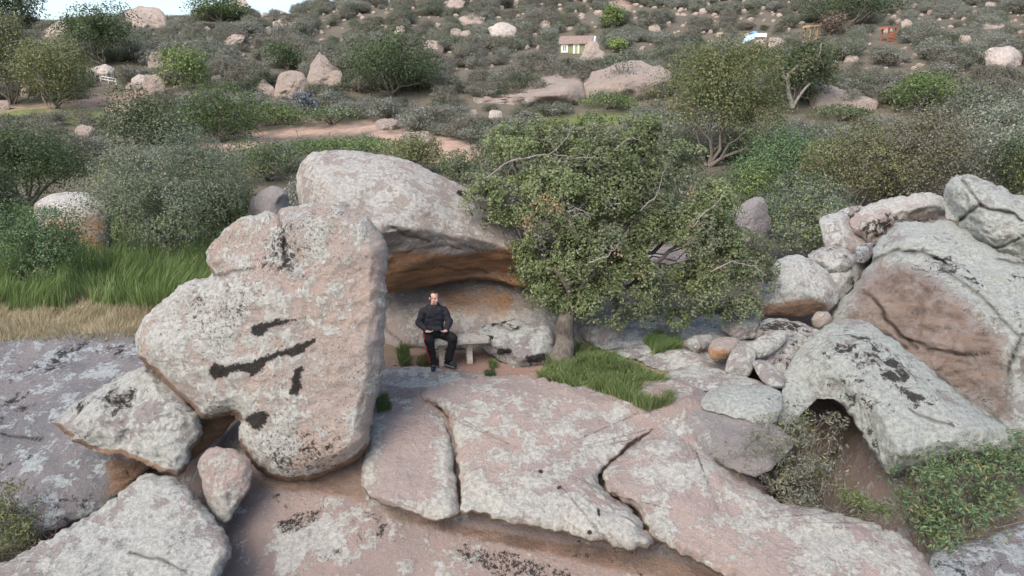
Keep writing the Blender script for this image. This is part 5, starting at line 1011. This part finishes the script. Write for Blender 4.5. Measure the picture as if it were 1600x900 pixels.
co += no*((.009*fbm(co*[10, 10, 13]+8, 3)))[:, None]; me.vertices.foreach_set('co', co.ravel()); me.update(); trs = link('trousers', me, M['trouser'], man)
def stripe(pts, wd):
    from mathutils.bvhtree import BVHTree
    b = BVHTree.FromPolygons([tuple(c) for c in co], [tuple(p_.vertices) for p_ in me.polygons]); a = Acc(); P_ = np.array(pts, float); tt = np.linspace(0, len(P_)-1, 40); C_ = np.stack([np.interp(tt, range(len(P_)), P_[:, i]) for i in range(3)], -1)
    T = unit(np.gradient(C_, axis=0)); V_ = []
    for c_, t_ in zip(C_, T):
        h, n, *_ = b.find_nearest(Vector(c_)); sd_ = Vector(t_).cross(n).normalized(); row = []
        for o_ in (-1, 0, 1):
            h2, n2, *_ = b.find_nearest(h+sd_*o_*wd*.5); row.append(np.array(h2+n2*.004))
        V_.append(row)
    V_ = np.array(V_).reshape(-1, 3); i = np.arange(len(V_)).reshape(-1, 3); a.add(V_, np.stack([i[:-1, :-1], i[:-1, 1:], i[1:, 1:], i[1:, :-1]], -1).reshape(-1, 4)); link('side_stripe', a.mesh('side_stripe'), M['redstripe'], trs)
stripe([(-.22, -.06, .60), (-.20, -.25, .60), (-.15, -.46, .585), (-.11, -.50, .45), (-.08, -.49, .28), (-.06, -.47, .10)], .030); stripe([(-.235, -.06, .55), (-.21, -.25, .54), (-.16, -.44, .53), (-.125, -.47, .42), (-.10, -.46, .28), (-.085, -.45, .10)], .018)
for s, tdir in (('R', Vector((.05, -1, 0))), ('L', Vector((.80, -.60, 0)))):
    a = Vector(Jt['ank'+s]); tdir.normalize(); bm = bmesh.new(); a0 = Vector((a.x, a.y, 0)); sv = Vector((-tdir.y, tdir.x, 0))
    capsule_bm(bm, a0-tdir*.055+Vector((0, 0, .045)), a0+tdir*.16+Vector((0, 0, .038)), .044, .040, 14); capsule_bm(bm, a0+Vector((0, 0, .06)), a0-tdir*.01+Vector((0, 0, .11)), .045, .042, 14); ell_bm(bm, a0+tdir*.10+Vector((0, 0, .045)), (.05, .05, .035))
    sh = link('shoe', blend_mesh('shoe', bm, .007, 3), M['shoe'], man)
    bm = bmesh.new(); capsule_bm(bm, a0-tdir*.065+Vector((0, 0, .014)), a0+tdir*.175+Vector((0, 0, .014)), .014, .014, 8); capsule_bm(bm, a0-tdir*.05+sv*.028+Vector((0, 0, .013)), a0+tdir*.155+sv*.028+Vector((0, 0, .013)), .016, .016, 8); capsule_bm(bm, a0-tdir*.05-sv*.028+Vector((0, 0, .013)), a0+tdir*.155-sv*.028+Vector((0, 0, .013)), .016, .016, 8)
    link('sole', blend_mesh('sole', bm, .006, 2), M['sole'], sh)
    bm = bmesh.new()
    for k in (.05, .075, .10): capsule_bm(bm, a0+tdir*k-sv*.022+Vector((0, 0, .085-.25*(k-.05))), a0+tdir*k+sv*.022+Vector((0, 0, .085-.25*(k-.05))), .005, .005, 6)
    me = bpy.data.meshes.new('laces'); bm.to_mesh(me); bm.free(); link('laces', me, M['sole'], sh)
